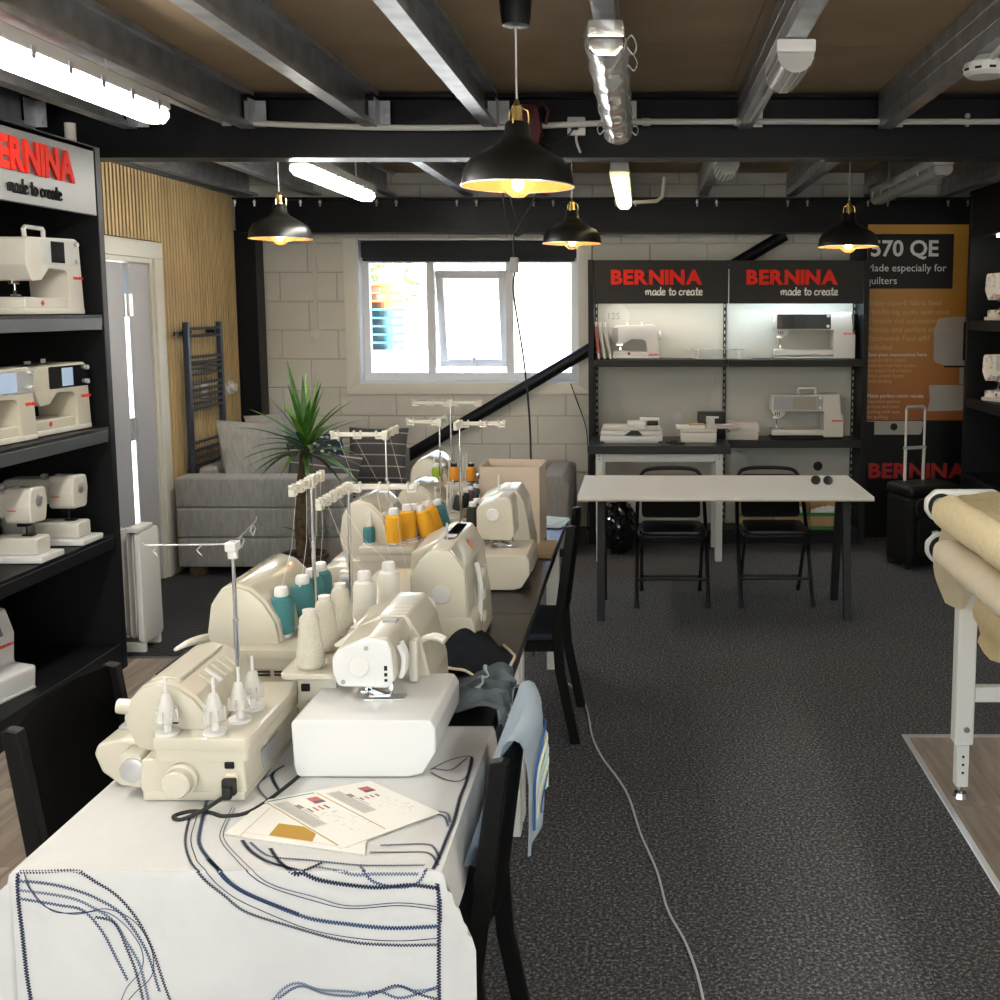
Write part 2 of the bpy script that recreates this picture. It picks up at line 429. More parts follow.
def script_mesh(text, width, xh, r, material):
    tot = sum(GLY[c][0] for c in text); k = width / tot; g = G(); x = 0
    for c in text:
        w, st = GLY[c]
        for s in st:
            P = [Vector(((x + a) * k, b * xh, 0)) for a, b in s]
            Q = []
            for i in range(len(P) - 1):
                p0, p1, p2, p3 = P[max(i - 1, 0)], P[i], P[i + 1], P[min(i + 2, len(P) - 1)]
                for j in range(4):
                    t = j / 4
                    Q.append(.5 * ((2 * p1) + (p2 - p0) * t + (2 * p0 - 5 * p1 + 4 * p2 - p3) * t * t + (3 * p1 - p0 - 3 * p2 + p3) * t ** 3))
            Q.append(P[-1])
            g.tube(Q, r, 5)
        x += w
    return g.mesh('script', material, 60)
# ================================================================ THE SETTING
XL, XR, YB, YF, ZC = -3.13, 2.95, 8.40, -3.5, 2.82
mat('strip_metal', (.80, .80, .82), .35, metal=.8)
# ---- floor: carpet slabs, laminate planks, ribbed entrance carpet
g = G()
g.box(XL - .2, XR + .2, YF - .2, YB + .3, -.14, -.009)
g.box(-1.0, 1.08, YF, YB + .1, -.02, 0)
g.box(1.08, XR, 4.17, YB + .1, -.02, 0)
g.box(1.08, XR, YF, 1.0, -.02, 0)
g.box(XL - .2, -1.0, YF, -.5, -.02, 0)
floor = struct(g.build('floor', 'carpet', smooth=0))
g = G(); g.box(XL - .1, -1.0, 5.17, YB, -.02, 0); g.build('ribbed_carpet', 'rib_mat', floor, 0)
def planks(x0, x1, y0, y1, w=.19, L=1.28):
    nx = math.ceil((x1 - x0) / w); cache = {}
    for i in range(nx):
        a = x0 + i * w; b = min(a + w, x1); y = y0 - (i * .43 % 1) * L
        while y < y1:
            c, d = max(y, y0), min(y + L, y1); y += L
            if d - c < .03: continue
            k = (round(b - a, 3), round(d - c, 3))
            if k not in cache:
                q = G(); q.box(.001, k[0] - .001, .001, k[1] - .001, -.0085, 0, .0012, 1); cache[k] = q.mesh('plank', 'laminate', 0)
            link('plank', cache[k], floor, (a, c, 0))
planks(XL, -1.0, -.5, 5.15)
planks(1.10, XR, 1.0, 4.16)
g = G(); g.box(1.075, 1.10, 1.0, 4.185, -.004, .004, .0025, 1); g.box(1.10, XR, 4.16, 4.185, -.004, .004, .0025, 1)
g.build('threshold_strip', 'strip_metal', floor)
g = G(); g.box(XL - .1, -1.0, 5.15, 5.17, -.004, .003, .002, 1); g.build('threshold_strip', 'galv_dark', floor)

# ---- ceiling: chipboard deck with joists
g = G(); g.box(XL - .2, XR + .2, YF - .2, YB + .3, ZC + .02, ZC + .12)
ceiling = struct(g.build('ceiling', 'board', smooth=0))
pm = None
y = YF
while y < YB:
    x = XL - .1
    while x < XR:
        w = min(1.83, XR + .1 - x); d = min(.99, YB + .1 - y)
        q = G(); q.box(.0015, w - .0015, .0015, d - .0015, 0, .02); q.build('deck_board', 'board', ceiling, 0, (x, y, ZC))
        x += 1.83
    y += .99
def cjoist(y0, y1):
    H0, H1, F = 2.635, ZC - .002, .068
    q = G()
    pts = [(0, H0), (F, H0), (F, H0 + .024), (F - .004, H0 + .024), (F - .004, H0 + .004), (.004, H0 + .004), (.004, H1 - .004), (F - .004, H1 - .004),
           (F - .004, H1 - .024), (F, H1 - .024), (F, H1), (0, H1)]
    q.prism(pts, 'xz', y0, y1)
    q.box(-.003, 0, y0, y1, H0 + .055, H0 + .062); q.box(-.003, 0, y0, y1, H1 - .062, H1 - .055)
    return q.mesh('joist', 'galv', 0)
J1 = cjoist(YF, 5.29); J2 = cjoist(5.46, 8.38)
JX = [-3.05, -2.55, -1.97, -1.36, -.775, -.15, .47, 1.16, 1.77, 2.38]
for x in JX: link('joist', J1, ceiling, (x, 0, 0))
for x in JX: link('joist', J2, ceiling, (x - .03, 0, 0))
q = G(); q.box(.0, .005, 5.20, 5.30, 2.645, 2.77); q.box(-.05, .055, 5.292, 5.299, 2.645, 2.77)
for dz in (.03, .065, .1): q.cyl((.035, 5.293, 2.64 + dz), (.035, 5.28, 2.64 + dz), .009, n=6)
BR = q.mesh('bracket', 'galv', 0)
for x in JX: link('bracket', BR, ceiling, (x + .068, 0, 0))
for yy in (3.4,):
    G().cyl((-1.97, yy, 2.755), (2.2, yy, 2.755), .006, n=8).build('tie_rod', 'galv', ceiling)
def ibeam(name, y0, y1, z0, z1, x0, x1):
    ym = (y0 + y1) / 2; t = .016; w = .006
    pts = [(y0, z0), (y1, z0), (y1, z0 + t), (ym + w, z0 + t), (ym + w, z1 - t), (y1, z1 - t), (y1, z1), (y0, z1), (y0, z1 - t), (ym - w, z1 - t), (ym - w, z0 + t), (y0, z0 + t)]
    return struct(G().prism(pts, 'yz', x0, x1).build(name, 'beam', smooth=0))
beam1 = ibeam('steel_beam', 5.30, 5.45, 2.498, 2.805, XL + .01, XR)
beam2 = ibeam('steel_beam', 8.10, 8.28, 2.335, 2.60, XL + .01, XR)
bolt = G().cyl((0, 0, 0), (0, 0, -.05), .007, n=6).cyl((0, 0, -.012), (0, 0, -.026), .013, n=6).mesh('bolt', 'galv', 0)
for x in JX:
    for dx in (-.05, .10): link('bolt', bolt, beam2, (x + dx, 8.125, 2.585))
hb = G().cyl((0, 0, 0), (0, -.014, 0), .014, n=6).mesh('bolt', 'galv', 0)
for x in (1.62, 2.3):
    for z in (2.67, 2.71): link('bolt', hb, beam1, (x, 5.37, z))
struct(G().box(XL + .015, -2.955, 8.12, 8.29, 0, 2.334, .003, 1).build('steel_column', 'beam', smooth=0))
struct(G().box(1.62, 1.74, 8.14, 8.27, 0, 2.334, .003, 1).build('steel_column', 'beam', smooth=0))
struct(G().cyl((-2.80, 8.335, .05), (1.12, 8.335, 2.335), .048, n=20).build('diagonal_brace', 'beam'))

# ---- back wall of painted blocks with a window opening
HX0, HX1, HZ0, HZ1 = -2.255, -.505, 1.165, 2.31
g = G()
for a in ((XL - .2, HX0, 0, ZC + .1), (HX1, XR + .2, 0, ZC + .1), (HX0, HX1, 0, HZ0), (HX0, HX1, HZ1, ZC + .1)):
    g.box(a[0], a[1], YB + .004, YB + .22, a[2], a[3])
wall_back = struct(g.build('wall_back', 'mortar', smooth=0))
bc = {}
def block(x0, x1, z0, z1):
    if x1 - x0 < .02 or z1 - z0 < .02: return
    k = (round(x1 - x0, 3), round(z1 - z0, 3))
    if k not in bc:
        q = G(); q.box(0, k[0], 0, .012, 0, k[1], .004, 1); bc[k] = q.mesh('block', 'block', 0)
    link('block', bc[k], wall_back, (x0, YB - .004 + random.uniform(-.0008, .0008), z0))
ch, cw = .2285, .452
for r in range(13):
    z0 = r * ch + .0075 - .015; z1 = z0 + ch - .009
    z0 = max(0, z0); z1 = min(z1, ZC)
    x = XL - (cw / 2 if r % 2 else 0) + .26
    x -= cw
    while x < XR:
        a, b = max(x, XL), min(x + cw - .009, XR); x += cw
        if b <= HX0 + .001 or a >= HX1 - .001 or z1 <= HZ0 or z0 >= HZ1: block(a, b, z0, z1); continue
        if a < HX0: block(a, HX0, z0, z1)
        if b > HX1: block(HX1, b, z0, z1)
        a2, b2 = max(a, HX0), min(b, HX1)
        if z0 < HZ0: block(a2, b2, z0, HZ0)
        if z1 > HZ1: block(a2, b2, HZ1, z1)
# window: deep white reveal, frame with a tilted top-hung sash in the middle, roller blind
g = G(); fy0, fy1 = YB + .10, YB + .16
gx = [HX0 + .01, -1.70, -1.065, HX1 - .01]; zb, zt = HZ0 + .01, HZ1 - .01
g.box(gx[0], gx[3], fy0, fy1, zb, zb + .07, .006); g.box(gx[0], gx[3], fy0, fy1, zt - .07, zt, .006)
g.box(gx[0] + .001, gx[0] + .055, fy0 + .001, fy1 - .001, zb + .068, zt - .068); g.box(gx[3] - .055, gx[3] - .001, fy0 + .001, fy1 - .001, zb + .068, zt - .068)
for x in gx[1:3]: g.box(x - .03, x + .03, fy0 + .001, fy1 - .001, zb + .068, zt - .068)
g.box(gx[0] + .053, gx[1] - .029, fy0 + .004, fy1 - .004, 2.125, 2.18); g.box(gx[1] + .029, gx[2] - .029, fy0 + .004, fy1 - .004, 2.125, 2.18); g.box(gx[2] + .029, gx[3] - .053, fy0 + .004, fy1 - .004, 2.125, 2.18)
win = struct(g.build('window_1', 'upvc'))
for i in (0, 2): G().box(gx[i] + .04, gx[i + 1] - .025, fy0 + .028, fy0 + .034, zb + .06, zt - .06).build('pane', 'glass', win, 0)
sash = G()
w0, w1 = gx[1] + .035, gx[2] - .035; H = 2.06 - 1.262
tm = T((w0 + w1) / 2 , fy0 + .02, 2.06, rx=R(12))
hw = (w1 - w0) / 2
for b in ((-hw, hw, -H, -H + .06), (-hw, hw, -.06, 0), (-hw, -hw + .06, -H, 0), (hw - .06, hw, -H, 0)):
    sash.box(b[0], b[1], 0, .05, b[2], b[3], .006, 2, tm)
so = sash.build('sash', 'upvc', win)
G().box(-hw + .05, hw - .05, .02, .026, -H + .05, -.05, m=tm).build('pane', 'glass', so, 0)
G().box(-.012, .012, -.03, 0, -H + .01, -H + .09, .004, 1, tm).build('handle', 'upvc', so)
g = G()
tw = .012
g.box(HX0 - .0, HX0 + .012, YB - .005, fy0, HZ0, HZ1); g.box(HX1 - .012, HX1, YB - .005, fy0, HZ0, HZ1)
g.box(HX0, HX1, YB - .02, fy0, HZ0 - .0, HZ0 + .014, .004); g.box(HX0, HX1, YB - .005, fy0, HZ1 - .012, HZ1)
g.build('reveal', 'upvc', win, 0)
g = G(); aw = .105
g.prism([(HX0 - aw, HZ0 - aw + .02), (HX0, HZ0), (HX0, HZ1), (HX0 - aw, HZ1)], 'xz', YB - .024, YB - .004, .005)
g.prism([(HX1 + aw, HZ0 - aw + .02), (HX1, HZ0), (HX1, HZ1), (HX1 + aw, HZ1)], 'xz', YB - .024, YB - .004, .005)
g.prism([(HX0 - aw, HZ0 - aw + .02), (HX1 + aw, HZ0 - aw + .02), (HX1, HZ0), (HX0, HZ0)], 'xz', YB - .024, YB - .004, .005)
struct(g.build('trim_1', 'frame_cream'))
bl = thing('roller_blind', 'dark roller blind pulled up under the top of the window', 'blind', (0, 0, 0))
G().box(HX0 + .02, HX1 - .02, YB + .04, YB + .085, 2.16, 2.295, .012).build('cassette', 'blind', bl)
G().box(HX0 + .03, HX1 - .03, YB + .05, YB + .056, 2.135, 2.17).build('hem', 'blind', bl)

# ---- left wall with doorway and slatted timber panelling
DY0, DY1, DZ = 5.45, 6.77, 2.075
g = G()
for a in ((YF, DY0, 0, ZC + .1), (DY1, YB + .2, 0, ZC + .1), (DY0, DY1, DZ, ZC + .1)): g.box(XL - .2, XL, a[0], a[1], a[2], a[3])
wall_left = struct(g.build('wall_left', 'wall_paint', smooth=0))
g = G(); g.box(XL, XL + .008, 6.885, 8.12, 0, 2.61); g.box(XL, XL + .008, 5.04, 6.885, 2.185, 2.61)
g.build('felt_backing', 'felt', wall_left, 0)
g = G(); y = 5.05
while y < 8.10:
    g.box(XL + .008, XL + .022, y, y + .0265, 2.187 if y < 6.87 else 0, 2.61); y += .0445
stuff(g.build('timber_slats', 'slat_wood', wall_left, 0))
struct(G().box(XL, XL + .05, 5.04, 8.12, 2.61, 2.633).build('trim_2', 'galv_dark', smooth=0))
g = G()
g.box(XL, XL + .024, DY1, DY1 + .11, 0, DZ - .001, .004); g.box(XL, XL + .025, DY0 - .1, DY1 + .11, DZ, DZ + .105, .005)
g.box(XL - .16, XL + .005, DY1 - .03, DY1 - .001, 0, DZ - .031); g.box(XL - .16, XL + .006, DY0, DY1 - .002, DZ - .03, DZ - .001)
struct(g.build('trim_3', 'frame_cream'))
door = G().box(XL - .05, XL - .008, DY0 + .01, 6.405, .005, DZ - .04, .003, 1).build('door_1', 'door_grey', smooth=0); struct(door)
door2 = G().box(XL - .05, XL - .008, 6.475, DY1 - .035, .005, DZ - .04, .003, 1).build('door_2', 'door_grey', smooth=0); struct(door2)
for z in (.35, 1.02, 1.78):
    q = G(); q.box(XL - .012, XL - .002, 6.40, 6.43, z - .07, z + .07, .002, 1); q.cyl((XL - .002, 6.44, z - .07), (XL - .002, 6.44, z + .07), .009)
    q.box(XL - .012, XL - .004, 6.45, 6.51, z - .07, z + .07, .002, 1)
    for dz in (-.045, 0, .045): q.cyl((XL - .003, 6.49, z + dz), (XL - .001, 6.49, z + dz), .006, n=8)
    q.build('hinge', 'silver', door2)

# ---- right wall, and the glazed shop front behind the camera
struct(G().box(XR, XR + .2, YF, YB + .2, 0, ZC + .1).build('wall_right', 'wall_paint', smooth=0))
SX0, SX1, SZ0, SZ1 = -2.7, 2.5, .15, 2.45
g = G()
for a in ((XL - .2, SX0, 0, ZC + .1), (SX1, XR + .2, 0, ZC + .1), (SX0, SX1, 0, SZ0), (SX0, SX1, SZ1, ZC + .1)): g.box(a[0], a[1], YF - .2, YF, a[2], a[3])
struct(g.build('wall_front', 'wall_paint', smooth=0))
g = G()
for i in range(5):
    x = SX0 + (SX1 - SX0) * i / 4; g.box(x - .03, x + .03, YF - .12, YF - .06, SZ0, SZ1, .004, 1)
g.box(SX0, SX1, YF - .12, YF - .06, SZ0, SZ0 + .06, .004, 1); g.box(SX0, SX1, YF - .12, YF - .06, SZ1 - .06, SZ1, .004, 1)
w2 = struct(g.build('window_2', 'grey_plastic', smooth=0))
for i in range(4):
    x = SX0 + (SX1 - SX0) * i / 4; G().box(x + .03, x + 1.27, YF - .095, YF - .089, SZ0 + .05, SZ1 - .05).build('pane', 'glass', w2, 0)
def portal(x, y, z, sx, sy, rx):
    l = bpy.data.lights.new('daylight_portal', 'AREA'); l.shape = 'RECTANGLE'; l.size = sx; l.size_y = sy; l.cycles.is_portal = True
    o = bpy.data.objects.new('daylight_portal', l); COL.objects.link(o); o.location = (x, y, z); o.rotation_euler = (rx, 0, 0)
portal(-.1, YF - .15, 1.3, 5.2, 2.3, R(90))
portal(-1.38, YB + .24, 1.73, 1.75, 1.15, R(-90))

# ---- outside the window: yard, stacked pallets, shrub, pale building
yard = struct(G().box(-18, 12, YB + .25, 30, -.3, -.05).build('yard', 'plaster', smooth=0))
street = struct(G().box(-14, 14, -20, YF - .25, -.3, -.05).build('pavement', 'plaster', smooth=0))
mat('pale_wall', (.82, .83, .82), .8)
b = struct(G().box(-5.6, 9, 26, 26.5, -.05, 4.4).build('neighbour_wall', 'pale_wall', smooth=0))
G().box(-5.6, 9, 25.96, 26, 2.05, 2.08).build('wall_joint', 'plaster', b, 0)
mat('pal_blue', (.06, .36, .52), .5); mat('pal_dark', (.03, .10, .30), .5); mat('pal_orange', (.62, .17, .04), .5); mat('pal_wood', (.55, .36, .16), .6)
def pallet_mesh(m):
    q = G()
    for i in range(6): q.box(-.5, .5, -.6 + i * .21, -.6 + i * .21 + .13, .12, .15)
    for x in (-.45, 0, .45): q.box(x - .05, x + .05, -.6, .6, .0, .12)
    return q.mesh('pallet', m, 0)
def stack(m, x, y, n, z0, label, grp):
    me = pallet_mesh(m)
    for i in range(n):
        o = link('pallet', me, None, (x + random.uniform(-.02, .02), y, z0 + i * .152), (0, 0, random.uniform(-.02, .02)))
        tag(o, label, 'pallet', grp)
stack('pal_blue', -5.10, 20.0, 12, -.05, 'bright blue pallet in the outdoor stack topped with orange', 'blue pallets outside the window')
stack('pal_orange', -5.14, 20.0, 3, 1.776, 'orange pallet on top of the blue pallet stack outdoors', 'orange pallets outside the window')
stack('pal_wood', -5.19, 21.5, 13, -.05, 'plain wooden pallet in the stack behind the blue pallets', 'wooden pallets outside the window')
struct(G().box(-9, -1.5, 16.9, 17.1, -.05, 1.10).build('glare_wall', 'pale_wall', smooth=0))  # added white wall, stands in for the blown-out glare below the pallets
random.seed(3)
sh = thing('shrub', 'leafy green shrub outdoors behind the pallets', 'shrub', (-6.05, 23.6, -.05))
g = G()
for i in range(900):
    a = random.uniform(0, 2 * PI); r = random.random() ** .5 * 1.15; z = random.uniform(1.2, 4.2)
    c = Vector((r * math.cos(a), r * math.sin(a), z)); d = Vector((random.gauss(0, 1), random.gauss(0, 1), random.gauss(0, 1))).normalized(); e = d.orthogonal().normalized()
    s = random.uniform(.06, .13); g.quad(c - d * s, c + e * s * .5, c + d * s, c - e * s * .5)
g.build('foliage', 'leaf_lt', sh, 0)
G().cyl((0, 0, 0), (0, 0, 1.6), .08, .05, 8).build('trunk', 'trunk', sh)
# ================================================================ LAMPS AND CEILING SERVICES
def pendant(label, x, y, z, dia=.38, top=2.60, bulb_es=None):
    t = thing('pendant_lamp', label, 'lamp', (x, y, z), 0, 'black pendant lamps with brass necks')
    k = dia / .38
    out = [(.190, 0), (.188, .012), (.180, .055), (.160, .085), (.105, .118), (.062, .142), (.045, .165), (.040, .205), (.034, .212)]
    inn = [(r - .004, zz + .0005) for r, zz in out[::-1]][1:]
    g = G(); g.lathe([(r * k, q * k) for r, q in out], 40, cap=False); g.build('shade', 'shade_black', t)
    g = G(); g.lathe([((r - .0035) * k, (q + .001) * k) for r, q in out[:8]], 40, cap=False); g.build('shade_lining', 'shade_in', t)
    g = G(); g.lathe([(.1915 * k, -.001), (.1915 * k, .003), (.187 * k, .003), (.187 * k, -.001), (.1915 * k, -.001)], 40, cap=False); g.build('rim', 'silver', t)
    g = G(); g.lathe([(.02, .205 * k), (.022, .215 * k), (.018, .225 * k), (.018, .262 * k), (.010, .272 * k), (.006, .285 * k)], 16)
    for a in range(3):
        c, s = math.cos(a * 2.094 + .3), math.sin(a * 2.094 + .3)
        g.tube([(.036 * c, .036 * s, .19 * k), (.040 * c, .040 * s, .225 * k), (.037 * c, .037 * s, .25 * k), (.018 * c, .018 * s, .258 * k)], .0035, 6)
    g.build('brass_neck', 'brass', t)
    G().cyl((0, 0, .28 * k), (0, 0, top - z), .0035, n=8).build('cable', 'light_grey', t)
    b = G().lathe([(.012, .13), (.016, .11), (.038, .075), (.055, .04), (.057, .012), (.045, -.018), (.02, -.035), (.002, -.038)], 20).build('bulb', 'bulb', t)
    G().sph((0, 0, .012), .015, 10, (1, 1, 1.2)).build('filament', 'filament', b)
    G().cyl((0, 0, .13), (0, 0, .20), .02, n=12).build('socket', 'black', t)
    return t
p1 = pendant('large black pendant lamp hanging in front of the first steel beam', -.418, 3.60, 2.163, top=2.82)
g = G(); g.lathe([(.022, 0), (.045, .004), (.050, .03), (.058, .13), (.058, .138)], 24, (0, 0, 2.682 - 2.163)); g.build('ceiling_cup', 'black', p1)
pendant('black pendant lamp hanging over the grey corner sofa', -2.225, 6.55, 2.185, top=2.80)
pendant('black pendant lamp hanging between the window and the display header', -.45, 6.85, 2.175, top=2.80)
pendant('black pendant lamp hanging before the orange poster', 1.30, 6.70, 2.145, top=2.80)

def tube_lamp(label, x, y0, y1, z=2.455, lit='tube_lit', group='long ceiling tube lights', body='light_grey', hang=(0, ZC)):
    L = y1 - y0; t = thing('tube_light', label, 'light', (x, (y0 + y1) / 2, z), 0, group); h = L / 2
    g = G(); g.prism(rpoly([(-.055, .055), (.055, .055), (.05, .105), (-.05, .105)], .006, 2), 'xz', -h, h, .004); g.build('housing', body, t)
    g = G(); g.prism(rpoly([(-.052, .054), (-.052, .025), (-.03, 0), (.03, 0), (.052, .025), (.052, .054)], .015, 3), 'xz', -h + .05, h - .05); g.build('diffuser', lit, t)
    for s in (-1, 1):
        g = G(); g.prism(rpoly([(-.052, .054), (-.052, .025), (-.03, 0), (.03, 0), (.052, .025), (.052, .054)], .015, 3), 'xz', s * (h - .05), s * h, .012); g.build('end_cap', 'frost_plastic' if lit != 'foil' else 'foil', t)
    for i in range(7):
        yy = -h + .1 + i * (L - .2) / 6
        for s in (-1, 1): G().box(s * .054 - .004, s * .054 + .004, yy - .012, yy + .012, .035, .075, .002, 1).build('clip', 'galv', t)
    for yy in (-h * .6, h * .6): G().cyl((hang[0], yy, .105 if not hang[0] else .098), (hang[0], yy, hang[1] - z), .006, n=6).build('hanger', 'galv', t)
    return t
tube_lamp('lit tube light above the sign with the letters on grey', -1.855, 2.70, 4.12, hang=(-.045, 2.635))
tube_lamp('lit tube light behind the first beam near the slatted wall', -1.76, 5.50, 6.86, 2.44)
tube_lamp('yellowish lit tube light running to the back wall, seen end on', -.125, 5.95, 7.62, 2.46, 'tube_dim')
tube_lamp('unlit tube light behind the first beam, above the orange poster', 1.62, 5.75, 7.35, 2.47, 'skirt')
for i, yy in enumerate((.9, -1.1, -2.9)):
    for x, n in ((-1.815, 'left'), (1.4, 'right')):
        tube_lamp('lit tube light over the front of the shop', x, yy, yy + 1.45, group='tube lights over the front of the shop')
# foil wrapped tube light
ft = tube_lamp('unlit tube light wrapped in shiny crinkled film with loose ends', -.105, 3.14, 4.72, 2.48, 'foil', body='foil')
random.seed(11)
g = G()
def wrap(u, v):
    a = R(-35 + 250 * u); yy = -.8 + 1.6 * v
    r = .064 + .003 * math.sin(v * 31 + u * 5) * math.sin(u * 9) + random.uniform(-.0015, .0015)
    return Vector((-r * math.cos(a), yy, .052 - r * .95 * math.sin(a)))
g.grid(wrap, 14, 50); g.build('loose_film', 'poly', ft)
for s, yy in ((1, -.72), (1, -.5), (-1, .72), (1, .74)): G().tube([*cr([(s * .058, yy, .045), (s * .078, yy + .03, .030), (s * .088, yy + .01, .050), (s * .074, yy - .04, .066), (s * .058, yy, .056)], 6)], .0028, 5).build('film_end', 'poly', ft)

def bulkhead(label, x, y, z=2.535):
    t = thing('emergency_light', label, 'light', (x, y, z), 0, 'emergency lights under the joists')
    G().box(-.065, .065, -.17, .17, .055, .098, .008).build('base', 'white_plastic', t)
    pts = [(-.062, .055)] + arc(0, .05, .06, 180, 360, 10) + [(.062, .055)]
    g = G(); g.prism(pts, 'xz', -.165, .165); g.build('diffuser', 'frost_plastic', t)
    for a in range(195, 350, 22):
        G().cyl((.0605 * math.cos(R(a)), -.16, .05 + .0605 * math.sin(R(a))), (.0605 * math.cos(R(a)), .16, .05 + .0605 * math.sin(R(a))), .0022, n=5).build('rib', 'white_plastic', t)
    return t
bulkhead('white ribbed emergency light under the joist before the beam', .505, 3.72)
bulkhead('white ribbed emergency light under the joist behind the beam', .475, 6.05, 2.50)
t = thing('smoke_detector', 'round white slotted detector fixed under a joist', 'detector', (1.20, 3.78, 2.56))
G().lathe([(.03, 0), (.060, .0), (.075, .012), (.078, .03), (.072, .045), (.05, .052), (.03, .073)], 28).build('body', 'white_plastic', t)
for i in range(10):
    a = i * 2 * PI / 10; G().box(-.011, .011, -.079, -.074, .016, .024, m=T(rz=a)).build('slot', 'black', t)
G().cyl((0, 0, .045), (0, -.3, .075), .012, n=8).build('conduit', 'conduit', t)
# conduit along the first beam
t = thing('conduit_pipe', 'white plastic conduit running along the first steel beam', 'pipe', (0, 5.262, 0))
pts = []
for i in range(41):
    u = i / 40; x = -2.05 + 4.6 * u
    sag = .03 * math.sin(PI * min(1, max(0, (x + 2.05) / 2.0))) ** 1
    pts.append((x, 0, 2.665 - sag))
G().tube(pts, .0145, 10).build('pipe', 'conduit', t)
for x in (-2.03, .02, .47, 1.2): G().cyl((x - .02, 0, 2.663), (x + .02, 0, 2.663), .019, n=12).build('coupler', 'conduit', t)
G().tube([(-2.05, 0, 2.665), (-2.05, -.25, 2.66), (-1.93, -1.05, 2.60)], .012, 8).build('branch', 'conduit', t)
G().tube([(.47, 0, 2.665), (.50, -.3, 2.62), (.505, -1.35, 2.605)], .012, 8).build('branch', 'conduit', t)
t = thing('conduit_pipe', 'short bent conduit beside the yellowish tube light', 'pipe', (0, 7.2, 2.44))
G().tube([(-.06, .0, .03), (.10, 0, .04), (.14, 0, .07), (.15, 0, .20)], .013, 8).build('pipe', 'conduit', t)
# red cable reel, socket and hanging flex on the first beam
t = thing('cable_reel', 'dark red cable reel fixed to the front of the first beam', 'reel', (-.565, 5.20, 2.60))
G().prism(rpoly([(-.075, -.10), (.06, -.10), (.085, .0), (.07, .13), (-.05, .13), (-.09, .03)], .03, 3), 'xz', -.05, .055, .02).build('case', 'dark_red', t)
G().tube([(.04, -.01, .10), (.085, -.01, .14), (.115, -.01, .10), (.10, -.01, .04)], .009, 6).build('handle', 'dark_red', t)
G().box(-.03, .03, .05, .12, -.03, .05).build('bracket', 'galv_dark', t)
t = thing('hanging_flex', 'thin black looped flex hanging from the reel with a grey plug', 'cable', (-.60, 5.16, 0))
G().tube(cr([(-.06, 0, 2.52), (-.075, 0, 2.36), (-.05, 0, 2.16), (-.02, 0, 2.12), (.03, 0, 2.20), (.12, 0, 2.36), (.17, .0, 2.52)]), .004, 6).build('loop', 'rubber', t)
G().tube(cr([(-.04, .02, 2.52), (-.05, .02, 2.36), (0, .02, 2.16), (.02, .02, 2.13), (-.01, .02, 2.11), (-.04, .02, 2.15)]), .004, 6).build('loop', 'rubber', t)
G().tube(cr([(-.02, 0, 2.12), (-.024, 0, 2.06), (-.02, 0, 2.0)]), .004, 6).build('lead', 'rubber', t)
G().box(-.04, .0, -.02, .02, 1.93, 2.005, .009).build('plug', 'grey_plastic', t)
G().tube(cr([(-.02, 0, 1.93), (-.025, 0, 1.82), (.02, 0, 1.5), (.045, 0, 1.2), (.05, .0, .9), (.06, .0, .4), (.05, 0, .006)]), .005, 6).build('lead', 'rubber', t)
t = thing('power_socket', 'white double socket with a plug on the first beam', 'socket', (-.325, 5.352, 2.655))
G().box(-.045, .045, -.03, .0, -.045, .045, .008).build('plate', 'white_plastic', t)
G().box(-.025, .01, -.06, -.03, -.02, .02, .006).build('plug', 'black', t)
G().tube(cr([(.0, -.03, -.045), (-.0, -.03, -.07), (.008, -.03, -.10), (.02, -.03, -.13)]), .006, 6).build('lead', 'white_plastic', t)
G().tube(cr([(-.01, -.05, -.015), (-.06, -.06, -.07), (-.14, -.07, -.10), (-.19, -.08, -.03)]), .004, 6).build('lead', 'rubber', t)
t = thing('wall_switch', 'white switch box with trunking on the block wall', 'switch', (-2.59, YB - .006, 1.545))
G().box(-.045, .045, -.03, 0, -.045, .045, .008).build('box', 'ivory', t)
G().box(-.012, .012, -.034, -.03, -.012, .012, .002, 1).build('rocker', 'white_plastic', t)
G().box(-.016, .016, -.016, 0, .045, .80, .003, 1).build('trunking', 'block', t)

# ================================================================ DISPLAY UNITS
def sign(parent, x0, y0, z0, w, h, rz, pm, scriptm, wordw=.69, depth=.012, t=.02, off=(.165, .42, .28), script=(.40, .16, .42)):
    """header panel in local plane; word of block capitals with the hand-written line under it"""
    M = Matrix.Translation((x0, y0, z0)) @ Matrix.Rotation(rz, 4, 'Z')
    p = G().box(.002, w - .002, 0, t, 0, h, .003, 1, M).build('header_panel', pm, parent, 0)
    at = lambda a, b, c: M @ Vector((a, b, c))
    block_word('BERNINA', w * wordw, h * off[2], 'red_letter', depth, p, at(w * off[0], -depth / 2 - .001, h * off[1]), (R(90), 0, rz))
    me = script_mesh('made to create', w * script[2], h * .105, h * .016, scriptm)
    link('script_line', me, p, at(w * script[0], -.003, h * script[1]), (R(90), 0, rz))
    return p
